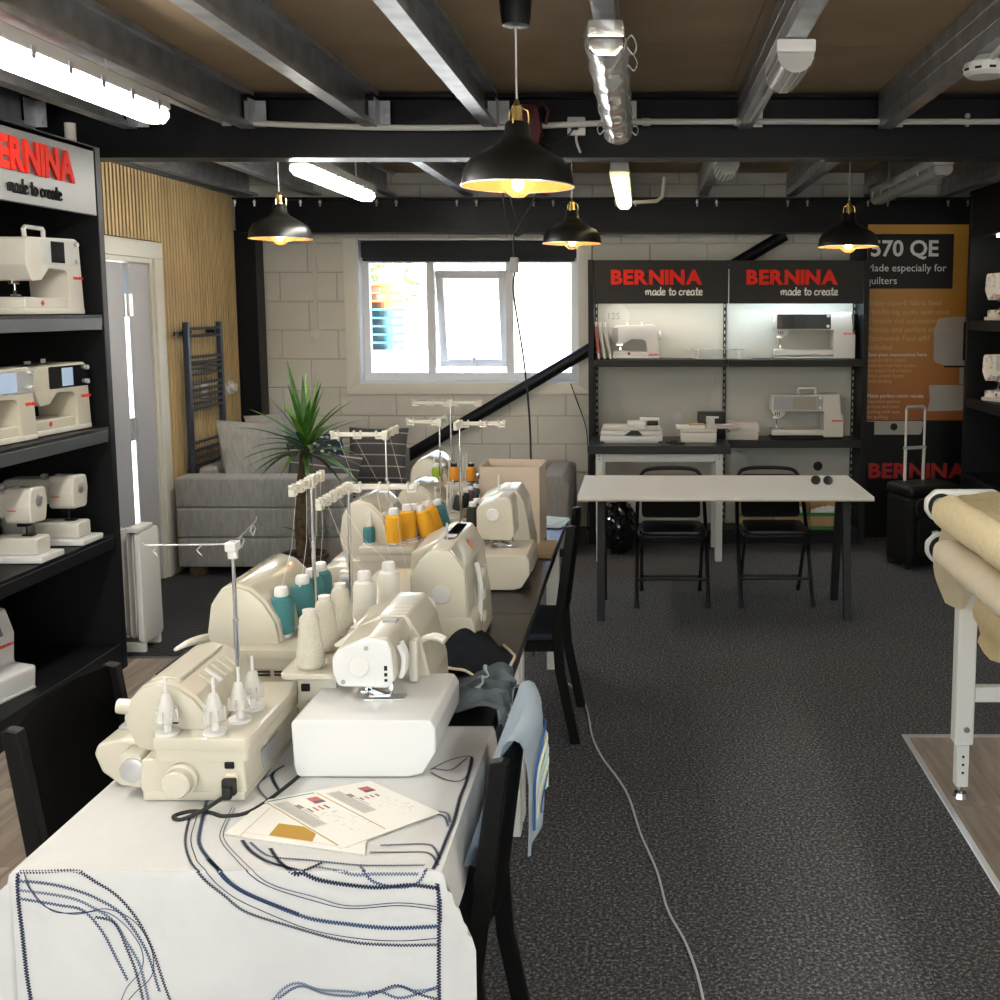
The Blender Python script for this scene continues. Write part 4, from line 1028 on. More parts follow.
def serger_a(label, x, y, rz, ph=.138, ah=.238, L=.33, m1='cream', m2='cream', pins=((.143, -.012), (.14, .085), (.075, .112), (.005, .115)), cones=True, lead=True, detail=True, group=None, yo=0):
    t = thing('serger', label, 'sewing machine', (x, y, TZ), rz, group or 'sergers on the work tables'); h = L / 2
    # main body with chamfered foot line
    g = G(); g.prism(rpoly([(-.055, .006), (.145, .006), (.155, .02), (.150, ph - .046), (-.06, ph - .046), (-.065, .03)], .008, 3), 'yz', -h, h, .008, 3); g.build('body', m1, t)
    g = G(); g.box(-h + .01, h + .004, -.058, .152, .004, .024, .004, 2); g.build('foot_rim', m1, t)
    for sx in (-1, 1):
        for yy in (-.03, .12): G().cyl((sx * (h - .04), yy, 0), (sx * (h - .04), yy, .008), .012, n=10).build('rubber_foot', 'rubber', t)
    # looper cover and cutting bed in front
    g = G(); g.prism(rpoly([(-.19, .075), (-.175, .035), (-.14, .008), (-.062, .008), (-.062, .10), (-.13, .108), (-.18, .098)], .014, 3), 'yz', -h + .02, h - .06, .012, 3); g.build('looper_cover', m2, t)
    G().box(-h + .04, h - .12, -.165, -.075, .105, .113, .004).build('needle_plate', 'silver', t)
    g = G(); g.prism(rpoly([(-.12, .03), (-.066, .02), (-.066, .095), (-.11, .10)], .01, 3), 'yz', h - .06, h - .015, .006); g.build('side_cover', m1, t)
    g = G(); g.lathe([(.026, 0), (.026, .006), (.018, .008)], 18, m=T(h - .016, -.085, .062, ry=R(90))); g.build('stitch_dial', 'silver', t)
    # upper arm cover: arched
    arch = [(-.085, .09), (-.112, ah * .62), (-.100, ah * .86), (-.075, ah * .965), (-.04, ah), (.0, ah * .965), (.035, ah * .86), (.065, ah * .70), (.075, ph - .01), (.04, .09)]
    g = G(); g.prism(rpoly(arch, .03, 4), 'yz', -h + .005, h - .055, .012, 3); g.build('arm_cover', m2 if detail else 'cream_gloss', t)
    # end cheek plate with vents
    ck = [(c[0] * .97 - .002, .09 + (c[1] - .09) * .97) for c in arch]
    cheek = G().prism(rpoly(ck, .03, 4), 'yz', h - .056, h - .044, .005, 2).build('end_cheek', m1, t)
    if detail:
        for i in range(4):
            for yy, w in ((-.035, .010), (-.008, .018)):
                G().box(h - .045, h - .0425, yy - w / 2, yy + w / 2, ph + .012 + i * .009, ph + .0155 + i * .009).build('vent_slot', 'black', cheek)
        # hatch, slot line and small slider on the arched top
        def onarch(u, v, d):
            P = [Vector((p[0], p[1])) for p in rpoly(arch, .03, 4)]
            return None
        for a, b, x0, x1, mt in (((-.078, ah * .975), (-.066, ah * .992), -h + .05, h - .11, 'black'),):
            pass
        G().box(-h + .06, h - .11, -.073, -.070, ah * .957, ah * .985, m=T()).build('slot_line', 'black', t)
        hp = G().prism([(-.066, ah * .985), (-.04, ah + .003), (-.005, ah * .977 + .004), (-.005, ah * .955), (-.04, ah - .01), (-.066, ah * .96)], 'yz', -h + .03, h - .075, .001, 1).build('hatch', m2, t, 30)
        for i in range(5):
            xx = -h + .06 + i * .032
            G().box(xx, xx + .012, -.006, .040, -.004, .006, .002, 1, T(0, .012, ah * .925, rx=R(-38))).build('tension_slider', 'white_plastic' if i == 3 else m1, t)
        for z, yy in ((ah * .70, -.118), (.145, -.098)):
            G().cyl((h - .09, yy + .02, z), (h - .09, yy - .028, z + .004), .018, .016, 16).build('side_knob', m2, t)
    # thread platform
    G().prism(rpoly([(-h + .0, .055), (h - .05, .055), (h - .045, -.035), (h + .006, -.035), (h + .006, .165), (-h, .165)], .014, 4), 'xy', ph - .026, ph, .004, 2).build('thread_platform', m2, t)
    G().prism(rpoly([(-h + .003, .058), (h - .04, .058), (h - .04, -.033), (h + .003, -.033), (h + .003, .160), (-h + .003, .160)], .012, 4), 'xy', ph - .050, ph - .026).build('platform_skirt', m1, t)
    for (px, py) in pins: spool_pin(t, px, py, ph, cone=cones)
    # right end: hand wheel, switch, socket
    hw = G().lathe([(.033, 0), (.034, .006), (.034, .012), (.029, .016), (.029, .036), (.026, .040), (.008, .041)], 28, m=T(h, .025, .052, ry=R(90))).build('hand_wheel', m1, t)
    G().box(h - .001, h + .004, .112, .132, .072, .087, .002, 1).build('power_switch', 'black', t)
    G().box(h - .002, h + .006, .112, .138, .022, .062, .003, 1).build('power_inlet', 'cream_warm', t)
    if lead:
        plug_lead(t, (h + .006, .125, .04), [(h + .026, .12, .025), (h + .06, .09, .012), (h + .085, .055, .0045), (h + .07, .035, .0045), (h + .05, .06, .0045), (h + .055, .10, .0045), (h + .07, .14, .0045), (h + .03, .19, .0045), (-.02, .24, .0045), (-.1, .235, .0045)])
    G().box(-.03, .07, .154, .1565, .03, .072).build('rating_plate', 'grey_plastic', t)
    G().lathe([(.004, 0), (.017, .0005), (.018, .001)], 18, m=T(.05, .1545, .092, rx=R(-90))).build('badge_ring', 'light_grey', t)
    return t
def serger_b(label, x, y, rz, L=.5, H=.28, bed=.30, m='cream', tray=True, detail=True, hip=False, bw=(-.155, .15), group=None, tx=-.09, ty=.235):
    """flat bed overlocker or coverlock seen from its head end (-x)"""
    t = thing('serger', label, 'sewing machine', (x, y, TZ), rz, group or 'sergers on the work tables'); h = L / 2
    y0, y1 = bw; bh = .132
    # bed extension, rounded at its front lower corner
    g = G(); g.prism(rpoly([(y0 + .012, bh), (y0, bh - .02), (y0, .06), (y0 + .03, .012), (y0 + .06, .004), (y1 - .004, .004), (y1 + .003, .03), (y1 + .006, bh)], .012, 3), 'yz', -h, -h + bed, .007, 3); g.build('bed', 'white_gloss' if m == 'cream' and detail else m, t)
    for yy in (y0 + .05, y1 - .03):
        for xx in (-h + .03, h - .04): G().cyl((xx, yy if xx < 0 else min(yy, .07), 0), (xx, yy if xx < 0 else min(yy, .07), .006), .011, n=10).build('rubber_foot', 'rubber', t)
    # pillar / body
    g = G(); g.prism(rpoly([(-.095, .004), (.115, .004), (.110, H - .04), (.03, H), (-.035, H), (-.065, H - .05), (-.09, .12)], .014, 3), 'yz', -h + bed - .02, h, .010, 3); g.build('pillar', m, t)
    hd = [(.097, H - .045), (.084, H - .028), (.017, H - .003), (-.028, H - .003), (-.038, H - .03), (-.043, .18), (-.03, .162), (.086, .166), (.097, .20)]
    if hip: hd = [(.085, H - .075), (.055, H - .03), (.02, H), (-.03, H), (-.075, H - .06), (-.08, .10), (-.06, .09), (.07, .09), (.085, .12)]
    x0 = -h + .125 if not hip else -h + .02
    g = G(); g.prism(rpoly(hd, .014, 4), 'yz', x0, h - .01, .008, 3); g.build('arm', m, t)
    face = G().prism(rpoly([(a * .985, .22 + (b - .22) * .985) for a, b in hd], .014, 4), 'yz', x0 - .016, x0 + .001, .007, 3).build('face_cover', 'white_gloss' if detail and not hip else m, t)
    fx = x0 - .016
    G().lathe([(.023, 0), (.024, .004), (.021, .007), (.004, .0075)], 26, m=T(fx, .035, H - .066 if not hip else .17, ry=R(-90))).build('face_dial', 'white_plastic', face)
    if detail:
        for yy, zz in ((.018, H - .024), (.072, .178)): G().cyl((fx + .001, yy, zz), (fx - .002, yy, zz), .0052, n=12).build('screw', 'grey_plastic', face)
        for zz, hh in ((H - .07, .011), (.195, .008), (.182, .006)): G().box(fx - .0012, fx + .001, -.028, -.021, zz - hh / 2, zz + hh / 2).build('slot', 'black', face)
        # thread levers on the front side of the arm
        for xx in (x0 + .03, x0 + .055):
            G().tube(cr([(xx, -.043, H - .03), (xx, -.055, .22), (xx, -.053, .19), (xx, -.045, .172)], 5), [.007] * 15 + [.005], 8).build('take_up_cover', 'white_gloss', t)
        G().tube(cr([(x0 + .17, -.06, .21), (x0 + .17, -.08, .222), (x0 + .165, -.105, .225), (x0 + .16, -.125, .217)], 5), [.008] * 8 + [.010] * 8, 8).build('foot_lever', 'ivory', t)
        G().box(x0 + .10, x0 + .135, -.07, -.05, .135, .235, .006).build('thread_panel', 'ivory', t)
        for i in range(4):
            xx = x0 + .155 + i * .028; G().tube([(xx, .055, H - .022), (xx, .02, H - .001), (xx, -.03, H - .001), (xx, -.045, H - .035)], .0016, 5).build('cover_rib', 'white_plastic', t)
        G().box(x0 + .11, x0 + .135, -.02, .012, H - .004, H + .0015, .001, 1).build('display_window', 'grey_plastic', t)
        for i in range(2):
            xx = x0 + .02 + i * .13; G().prism(rpoly([(xx, .07), (xx + .13, .055), (xx + .135, .085), (xx, .104)], .012), 'xy', H - .035, H - .028, .003).build('tension_flap', 'ivory', t)
    # needle, presser foot, plate
    G().box(x0 - .005, x0 + .03, -.06, .03, bh, bh + .002).build('needle_plate', 'silver', t)
    g = G(); g.box(x0 + .0, x0 + .012, .012, .024, bh + .018, .17, .002, 1); g.box(x0 - .004, x0 + .016, -.03, .02, bh + .004, bh + .012, .003); g.prism([(.005, bh + .01), (.028, bh + .018), (.026, bh + .03), (-.02, bh + .012)], 'yz', x0 + .0, x0 + .012, .001, 1)
    g.build('presser_foot', 'chrome', t)
    G().cyl((x0 + .006, -.03, bh + .004), (x0 + .006, -.03, .17), .003, n=8).cyl((x0 + .006, -.03, .155), (x0 + .006, -.03, .175), .008, n=10).build('needle_bar', 'chrome', t)
    G().cyl((x0 - .002, .035, .15), (x0 - .002, .02, .15), .006, n=10).build('clamp_screw', 'chrome', t)
    if tray:
        G().prism(rrect(tx, h + .0, .10, ty, .022, 5), 'xy', .163, .178, .005, 3).build('thread_tray', m, t)
        G().box(-.055, h - .03, .112, .205, .004, .162, .008).build('rear_body', m, t)
        G().box(-.059, -.054, .175, .195, .125, .143, .001, 1).build('power_switch', 'black', t)
        G().box(-.072, -.054, .15, .178, .03, .105, .006).build('power_plug', 'rubber', t)
    if hip:
        G().lathe([(.026, 0), (.028, .002), (.026, .004)], 24, m=T(fx, -.005, .20, ry=R(-90))).build('face_ring', 'light_grey', face)
    return t

RL, RRt = R(-90), R(90)
# ---- front left serger, seen from its hand wheel end
s1 = serger_a('cream serger with empty cone holders and black power lead on the white cloth', -.97, 2.235, RL)
antenna(s1, .045, .10, .138, .515, 'wire', .185, R(-90), R(172))
# ---- front right flat bed machine
s2 = serger_b('glossy white flat bed machine with cream wool cones behind it', -.60, 2.425, RRt)
s2.location.z = TZ
# ---- second left machine with teal cones
s3 = serger_a('cream serger with arched glossy cover and teal thread spools', -.985, 2.73, RL, .172, .325, .40, pins=((.10, .055), (.0, .075), (-.09, .075), (-.15, .075)), cones=False, lead=False, detail=False)
antenna(s3, -.06, .095, .172, .555, 'V', .155, R(0), R(180), .6)
G().tube([(.145, -.045, .24), (.147, -.075, .22), (.148, -.09, .20)], .004, 6).build('hook_guide', 'grey_plastic', s3)
G().prism([(-.075, .205), (-.066, .205), (-.062, .23), (-.08, .23)], 'yz', .1435, .147).build('marker', 'black', s3)
G().tube(cr([(.147, -.10, .165), (.148, -.092, .185), (.148, -.075, .198)], 4), .004, 6).build('guide_arc', 'black', s3)
G().tube(cr([(.10, -.13, .17), (.14, -.16, .172), (.17, -.19, .16)], 4), [.012, .012, .012, .011, .010, .009, .007, .006, .004], 8).build('lever', 'cream', s3)
for i in range(2):
    for j in range(2): G().box(.2005, .202, .03 + j * .04, .06 + j * .04, .105 + i * .008, .109 + i * .008).build('vent_slot', 'black', s3)
# ---- third left machine, orange spools
s6 = serger_a('cream serger with wide thread shelf and orange spools', -.955, 3.76, RL, .188, .345, .34, pins=((.135, -.0), (.12, .10), (.07, .13), (.0, .13)), cones=False, lead=False, detail=False)
antenna(s6, .0, .03, .188, .565, 'V', .19, R(-90), R(180), .9)
s7 = serger_a('cream serger with dark spools, before the one with lime green thread', -.90, 4.36, RL, .17, .30, .32, pins=((.10, .05), (.05, .09), (-.03, .09), (-.08, .09)), cones=False, lead=False, detail=False)
antenna(s7, -.02, .05, .17, .545, 'V', .13, R(-90), R(180), .9)
s8 = serger_a('cream serger at the far table end with lime green and orange spools', -.945, 4.83, RL, .23, .345, .34, pins=((.10, .0), (.11, .07), (.09, .13), (.0, .13)), cones=False, lead=False, detail=False)
antenna(s8, .0, .06, .23, .585, 'V', .17, R(-90), R(90), .8)
# ---- right row behind the flat bed machine
s4 = serger_b('cream serger with a small orange sticker and hipped cover', -.58, 3.13, RRt, .40, .33, .16, tray=True, detail=False, hip=True, bw=(-.10, .08), tx=-.425, ty=.27)
G().prism(arc(0, 0, .016, 0, 330, 10), 'xy', 0, .0012, m=T(.02, -.0535, .3005, rx=R(53))).build('price_sticker', 'sticker', s4)
G().cyl((-.06, .0, .325), (-.06, .0, .38), .003, n=8).build('top_pin', 'silver', s4); G().box(-.03, 0, -.02, .01, .326, .3345).build('guide_plate', 'white_plastic', s4)
G().tube(cr([(-.08, -.095, .09), (-.08, -.10, .2), (-.06, -.085, .26)], 4), .008, 8).build('thread_lever', 'white_plastic', s4)
for z in (.06, .13, .2): G().box(.0, .03, -.10, -.088, z, z + .03, .004).build('tension_tab', 'ivory', s4)
antenna(s4, -.20, .25, .178, .515, 'V', .27, R(180), R(-90), .7)
s5 = serger_b('cream flat bed machine standing before the paper bag', -.515, 3.93, RRt, .46, .325, .28, tray=True, detail=False, bw=(-.11, .095))
G().cyl((-.06, .02, .33), (-.06, .02, .40), .003, n=8).build('top_pin', 'white_plastic', s5)
antenna(s5, .10, .19, .175, .575, 'V', .17, R(-90), R(180), .5)

# ---- thread on the machines
def put(obj, lx, ly, lz): return obj.matrix_basis @ Vector((lx, ly, lz))
bpy.context.view_layer.update()
for i, (a, b) in enumerate(((-.045, .175), (.075, .175), (.19, .17))):
    cone('cream wool thread cone on the tray of the glossy white machine', put(s2, a, b, .1785), 'wool_thr', 'cream wool cones', .135, .034, .021)
for i, (a, b) in enumerate(((.10, .06), (-.02, .075), (-.095, .078), (-.165, .08))):
    king('teal thread spool on the serger with arched glossy cover', put(s3, a, b, .1785), 'teal', 'teal spools', .125, .030)
for a, b in ((-.115, .11), (-.09, .215)) if False else ((-.375, .165), (-.27, .125)):
    king('white thread spool on the tray of the machine with orange sticker', put(s4, a, b, .1785), 'white_thr', 'white spools', .135, .031)
king('small teal spool alone on the near corner of the orange spool serger', put(s6, .140, -.002, .1945), 'teal', None, .075, .021, core='ivory')
king('upright orange thread spool on the wide thread shelf, beside the teal one', put(s6, .135, .085, .1945), 'orange_thr', 'upright orange spools', .125, .030)
king('upright orange thread spool on the wide thread shelf, beside the teal one', put(s6, .06, .115, .1945), 'orange_thr', 'upright orange spools', .125, .030)
king('tilted orange thread spool leaning on the wide thread shelf', put(s6, .03, .185, .1945), 'orange_thr', 'tilted orange spools', .12, .030, (0, R(-16), 0))
king('tilted orange thread spool leaning on the wide thread shelf', put(s6, -.06, .195, .1945), 'orange_thr', 'tilted orange spools', .12, .030, (0, R(-18), 0))
king('teal spool behind the upright orange spools', put(s6, -.03, .12, .1945), 'teal', None, .11, .026)
king('teal spool behind the tilted orange spools', put(s6, -.13, .21, .1945), 'teal', None, .11, .028, (0, R(-15), 0))
for i, (a, b, m, l) in enumerate(((.09, .06, 'grey_thr', 'slate grey spool on the serger before the green spool'), (.05, .13, 'black_thr', 'black thread spool tilted at the front of the dark spools'), (-.02, .14, 'black_thr', 'black thread spool tilted behind the other black one'), (-.08, .15, 'plum_thr', 'plum thread spool among the dark spools'), (-.13, .165, 'grey_thr', 'dark grey thread spool behind the plum one'))):
    king(l, put(s7, a, b, .1765), m, None, .085 if i else .06, .022, (0, R(12), 0) if i else None)
for i, (a, b) in enumerate(((-.02, .155), (.05, .15))):
    king('black thread spool upright on the tray before the paper bag', put(s5, a + .06, b - .02, .1785), 'black_thr', 'upright black spools', .10, .024)
king('lime green thread spool on the far serger', put(s8, .14, .02, .2365), 'green_thr', None, .085, .024)
for b in (.095, .16): king('rust orange thread spool beside the lime green one', put(s8, .13, b, .2365) + Vector((.012 if b > .1 else 0, 0, 0)), 'rust_thr', 'rust orange spools', .085, .024, core='black')
# threads running up to the guide bars
def strand(t, a, b):
    a = Vector(a); b = Vector(b); m = a.lerp(b, .5) + Vector((.012, .01, -.02)); G().tube([a, m, b], .0005, 4).build('thread_strand', 'white_thr', t)
for a, b in (((.10, .06, .30), (.06, .095, .545)), ((-.02, .075, .30), (-.02, .095, .545)), ((-.095, .078, .30), (-.10, .095, .545)), ((-.165, .08, .30), (-.14, .095, .545))): strand(s3, a, b)
for a, b in (((-.375, .165, .31), (-.40, .25, .50)), ((-.27, .125, .31), (-.30, .25, .50)), ((-.1, .10, .2), (-.20, .12, .50)), ((-.1, .13, .2), (-.20, .17, .50))): strand(s4, a, b)
for a, b in (((.14, 0, .27), (.0, -.14, .55)), ((.135, .085, .32), (.0, -.08, .55)), ((.06, .115, .32), (-.06, .03, .55))): strand(s6, a, b)

# ---- domestic sewing machines
def sewing_machine(label, loc, rz, L=.45, H=.31, D=.18, body='ivory', panel='grey_plastic', screen=None, scr=(.0, .11), pan=(-.10, .17), dials=2, handle=False, base='ivory', bridge=False, endcap=None, logo=(.135, .17), group=None, wheel=True, sleeve=None, spool_box=False, name='sewing_machine', lw=.05, tray=False):
    t = thing(name, label, 'sewing machine', loc, rz, group); h = L / 2; d = D / 2
    az = H * .62                    # underside of the arm
    hw = L * .26                    # head width
    pw = L * .27                    # pillar width
    bz = H * .22 if not bridge else H * .20
    hx = -h + (.0 if not bridge else .0)
    top = [(-h + .012, H - .02), (-h + .05, H), (h - .05, H), (h - .015, H - .03), (h, .02), (h, .004), (h - pw, .004), (h - pw, bz)]
    if bridge:
        pts = [(-h, H - .012, .01), (h - .03, H, .02), (h - .02, H * .55, .01), (h, H * .52, .01), (h, .004, .006), (h - pw, .004, .0), (h - pw, az, .012), (-h, az, .006)]
    else:
        pts = [(-h + .006, H - .012, .025), (h - .02, H, .04), (h, .004, .006), (h - pw + .01, .004, 0), (h - pw - .005, az - .015, .04), (-h + hw + .05, az - .01, .03), (-h + hw - .005, H * .44, .015), (-h + .03, H * .42, .02), (-h - .002, H * .62, .03)]
    g = G(); g.prism(rpoly(pts, .02, 5), 'xz', -d, d, .016, 3); g.build('body', body, t)
    # bed / free arm and base plate
    G().box(-h + .005, h - pw + .03, -d + .018, d - .018, bz * .35, bz, .010, 3).build('free_arm', sleeve or body, t)
    G().box(-h - (.05 if tray else 0), h, -d - .002, d + .002, .003, bz * .38 if not bridge else .016, .006).build('base', base, t)
    for sx in (-1, 1):
        for sy in (-1, 1): G().cyl((sx * (h - .03), sy * (d - .03), 0), (sx * (h - .03), sy * (d - .03), .004), .01, n=8).build('rubber_foot', 'rubber', t)
    G().box(-h + .02, -h + .09, -d + .03, d - .03, bz, bz + .002).build('needle_plate', 'silver', t)
    if bridge:
        G().prism(rpoly([(-h + .004, az + .002), (-h + .115, az + .002), (-h + .10, az - .035), (-h + .06, az - .055), (-h + .02, az - .035)], .012), 'xz', -d + .02, d - .03, .006).build('needle_head', body, t)
        for i in range(3): G().box(-h + .03 + i * .014, -h + .036 + i * .014, -d + .018, -d + .0205, az - .032, az - .008).build('slot', 'black', t)
    nz0 = (H * .42 if not bridge else az - .05)
    g = G(); nx = -h + (.055 if not bridge else .05)
    g.cyl((nx, 0, bz + .012), (nx, 0, nz0 + .01), .004, n=8).box(nx - .012, nx + .012, -.02, .016, bz + .006, bz + .014, .002, 1).box(nx - .006, nx + .006, -.006, .006, bz + .01, bz + .03).box(nx - .03, nx + .02, -.01, .012, nz0 - .012, nz0 + .006, .003, 1)
    g.build('presser_foot', 'chrome', t)
    # face panel
    if panel:
        p = G().prism(rpoly([(pan[0], az + .008), (pan[1], az + .008), (pan[1], H - .014), (pan[0], H - .014)], .008), 'xz', -d - .0025, -d + .004, .001, 1).build('control_panel', panel, t)
        if screen: G().box(scr[0], scr[1], -d - .004, -d - .002, az + .016, H - .022).build('screen', screen, p)
        for i in range(dials):
            zz = az + .028 + i * (H - az - .055) / max(1, dials - 1) if not endcap else H - .035
            xx = pan[1] - .022 if not endcap else -.03 + i * .055
            G().cyl((xx, -d, zz), (xx, -d - .016, zz), .011 if not endcap else .015, n=16).build('dial', 'silver', p)
    elif dials:
        for i in range(dials): G().cyl((-.02 + i * .055, -d, H - .04), (-.02 + i * .055, -d - .014, H - .04), .017, n=18).build('dial', 'white_plastic', t)
    if endcap: G().box(-h - .004, -h + .045, -d - .002, d + .002, H * .46, H - .02, .012).build('end_cap', endcap, t)
    if handle:
        g = G(); q = [(-.06, 0, H - .004), (-.065, 0, H + .03), (-.055, 0, H + .04), (.065, 0, H + .04), (.07, 0, H + .03), (.07, 0, H - .004)]
        g.tube(q, .010, 8); g.build('carry_handle', 'white_plastic', t)
    else:
        G().cyl((.04, .02, H - .003), (.04, .02, H + .016), .011, n=10).cyl((-.07, .02, H - .003), (-.07, .02, H + .010), .014, n=10).build('bobbin_pin', 'white_plastic', t)
    if wheel: G().lathe([(.036, 0), (.038, .008), (.034, .018), (.01, .02)], 22, m=T(h - .004, .01, H * .68 if not bridge else H * .3, ry=R(90))).build('hand_wheel', body, t)
    if spool_box: G().cyl((h - .04 + .035, 0, H * .64), (h - .04 + .035, 0, H - .012), .036, n=20).build('spool_cover', 'black_gloss', t)
    if logo: link('logo', text_mesh('BERNINA', .018 * lw / .05, 'red_letter', .0004, .0006), t, (logo[0] - lw * .5, -d - .0012, logo[1]), (R(90), 0, 0))
    if not bridge: G().lathe([(.004, 0), (.014, .0006), (.014, .001)], 4, m=T(-h + .12, -d + .0175, bz * .68, rx=R(90))).build('badge', 'red', t)
    return t
# shelves on the left
sewing_machine('beige sewing machine with a carry handle alone on the top left shelf', (-2.70, 4.72, 1.7285), R(86), .40, .345, .19, 'ivory', 'light_grey', 'screen', (-.03, .065), (-.09, .17), 2, True, logo=(.15, .16), tray=True)
sewing_machine('cream sewing machine with black glossy panel and lit screen, nearest the doorway', (-2.70, 4.725, 1.1985), R(86), .40, .315, .19, 'cream', 'black_gloss', 'screen_lit', (-.01, .07), (-.10, .19), 2, logo=(.155, .15), group='machines on the middle left shelf')
sewing_machine('cream sewing machine with silver panel on the middle left shelf', (-2.70, 4.28, 1.1985), R(86), .40, .315, .19, 'cream', 'silver', 'screen_lit', (-.03, .08), (-.10, .19), 2, logo=(.155, .15), group='machines on the middle left shelf')
def mech(label, x, y, z):
    t = thing('sewing_machine', label, 'sewing machine', (x, y, z), 0, 'machines turned end on along the third left shelf')
    # head faces +x
    G().box(-.16, .18, -.085, .095, .003, .030, .008).build('base', 'white_plastic', t)
    G().box(-.06, .145, -.055, .055, .030, .105, .014, 3).build('free_arm', 'ivory', t)
    G().prism(rpoly([(-.20, .03), (-.10, .03), (-.10, .20), (-.10, .29), (-.20, .29)], .015), 'xz', -.07, .07, .012).build('pillar', 'ivory', t)
    G().box(-.19, .08, -.062, .062, .19, .305, .022, 3).build('arm', 'ivory', t)
    hd = G().prism(rpoly([(-.064, .17), (.05, .165), (.068, .25), (.06, .315), (-.055, .32), (-.07, .24)], .022, 4), 'yz', .02, .135, .012, 3).build('head', 'ivory', t)
    G().lathe([(.026, 0), (.027, .003), (.022, .005), (.004, .0055)], 22, m=T(.134, .0, .262, ry=R(90))).build('face_dial', 'silver', hd)
    G().box(.04, .075, -.0735, -.070, .225, .229).build('logo_stripe', 'red_letter', hd)
    G().box(.05, .095, -.03, .02, .15, .17, .004).cyl((.075, 0, .11), (.075, 0, .155), .004, n=8).box(.06, .11, -.016, .016, .107, .114, .002, 1).build('presser_foot', 'black', t)
    for xx in (-.02, .045): G().box(xx - .012, xx + .012, -.03, .0, .305, .325, .006).build('thread_guide', 'silver', t)
    G().tube(cr([(.0, -.068, .20), (.005, -.074, .17), (-.005, -.072, .145)], 4), .004, 6).build('lever', 'grey_plastic', t)
    return t
mech('ivory sewing machine turned end on, further from the doorway', -2.715, 4.43, .6805)
mech('ivory sewing machine turned end on, closer to the doorway', -2.715, 4.765, .6805)
t = thing('serger', 'white serger with four blue thread windows on the bottom shelf', 'sewing machine', (-2.78, 4.26, .133), R(80))
G().prism(rpoly([(-.14, .004), (.12, .004), (.12, .30), (.05, .355), (-.02, .34), (-.055, .24), (-.045, .11), (-.15, .10)], .015, 4), 'yz', -.15, .15, .012, 3).build('body', 'white_plastic', t)
for i in range(4):
    xx = -.09 + i * .05; G().box(xx - .017, xx + .017, -.006, .002, -.045, .045, .002, 1, T(0, -.043, .285, rx=R(-20))).build('thread_window', 'rad_window' if 'rad_window' in MATS else 'denim', t)
    G().cyl((xx, -.03, .335), (xx, -.03, .352), .012, n=12).build('tension_dial', 'silver', t)
G().box(-.14, .14, -.15, .11, .0, .012, .004).build('foot_rim', 'light_grey', t)
link('logo', text_mesh('BERNINA', .018, 'red_letter', .0004, .0006), t, (.06, -.0560, .19), (R(90), 0, 0))
# back unit machines
sewing_machine('small white sewing machine with two dials beside the leaning books', (-.045, 7.90, 1.3885), R(0), .345, .255, .15, 'white_plastic', None, dials=2, endcap='grey_plastic', base='white_plastic', logo=(.12, .025), group=None)
sewing_machine('white long arm machine with black panel under the bright shelf light', (1.285, 7.90, 1.3885), 0, .60, .345, .16, 'white_plastic', 'black_gloss', 'screen', (-.16, .0), (-.285, .115), 2, bridge=True, logo=(.235, .18), wheel=False, spool_box=True, lw=.055)
sewing_machine('white long arm machine with carry handle on the black counter', (1.235, 7.88, .791), 0, .54, .335, .17, 'ivory', 'grey_plastic', 'screen_grey', (-.11, .06), (-.255, .115), 2, True, base='black', bridge=True, logo=(.21, .13), lw=.055)
# right unit machines
for z, l in ((1.679, 'flower printed machine on the upper right hand shelf by the poster'), (1.149, 'flower printed machine on the lower right hand shelf by the poster')):
    sewing_machine(l, (2.44, 6.80, z), R(-66), .46, .32, .19, 'flower_print', 'light_grey', 'screen', (-.03, .07), (-.10, .19), 2, logo=None, group='flower printed machines')
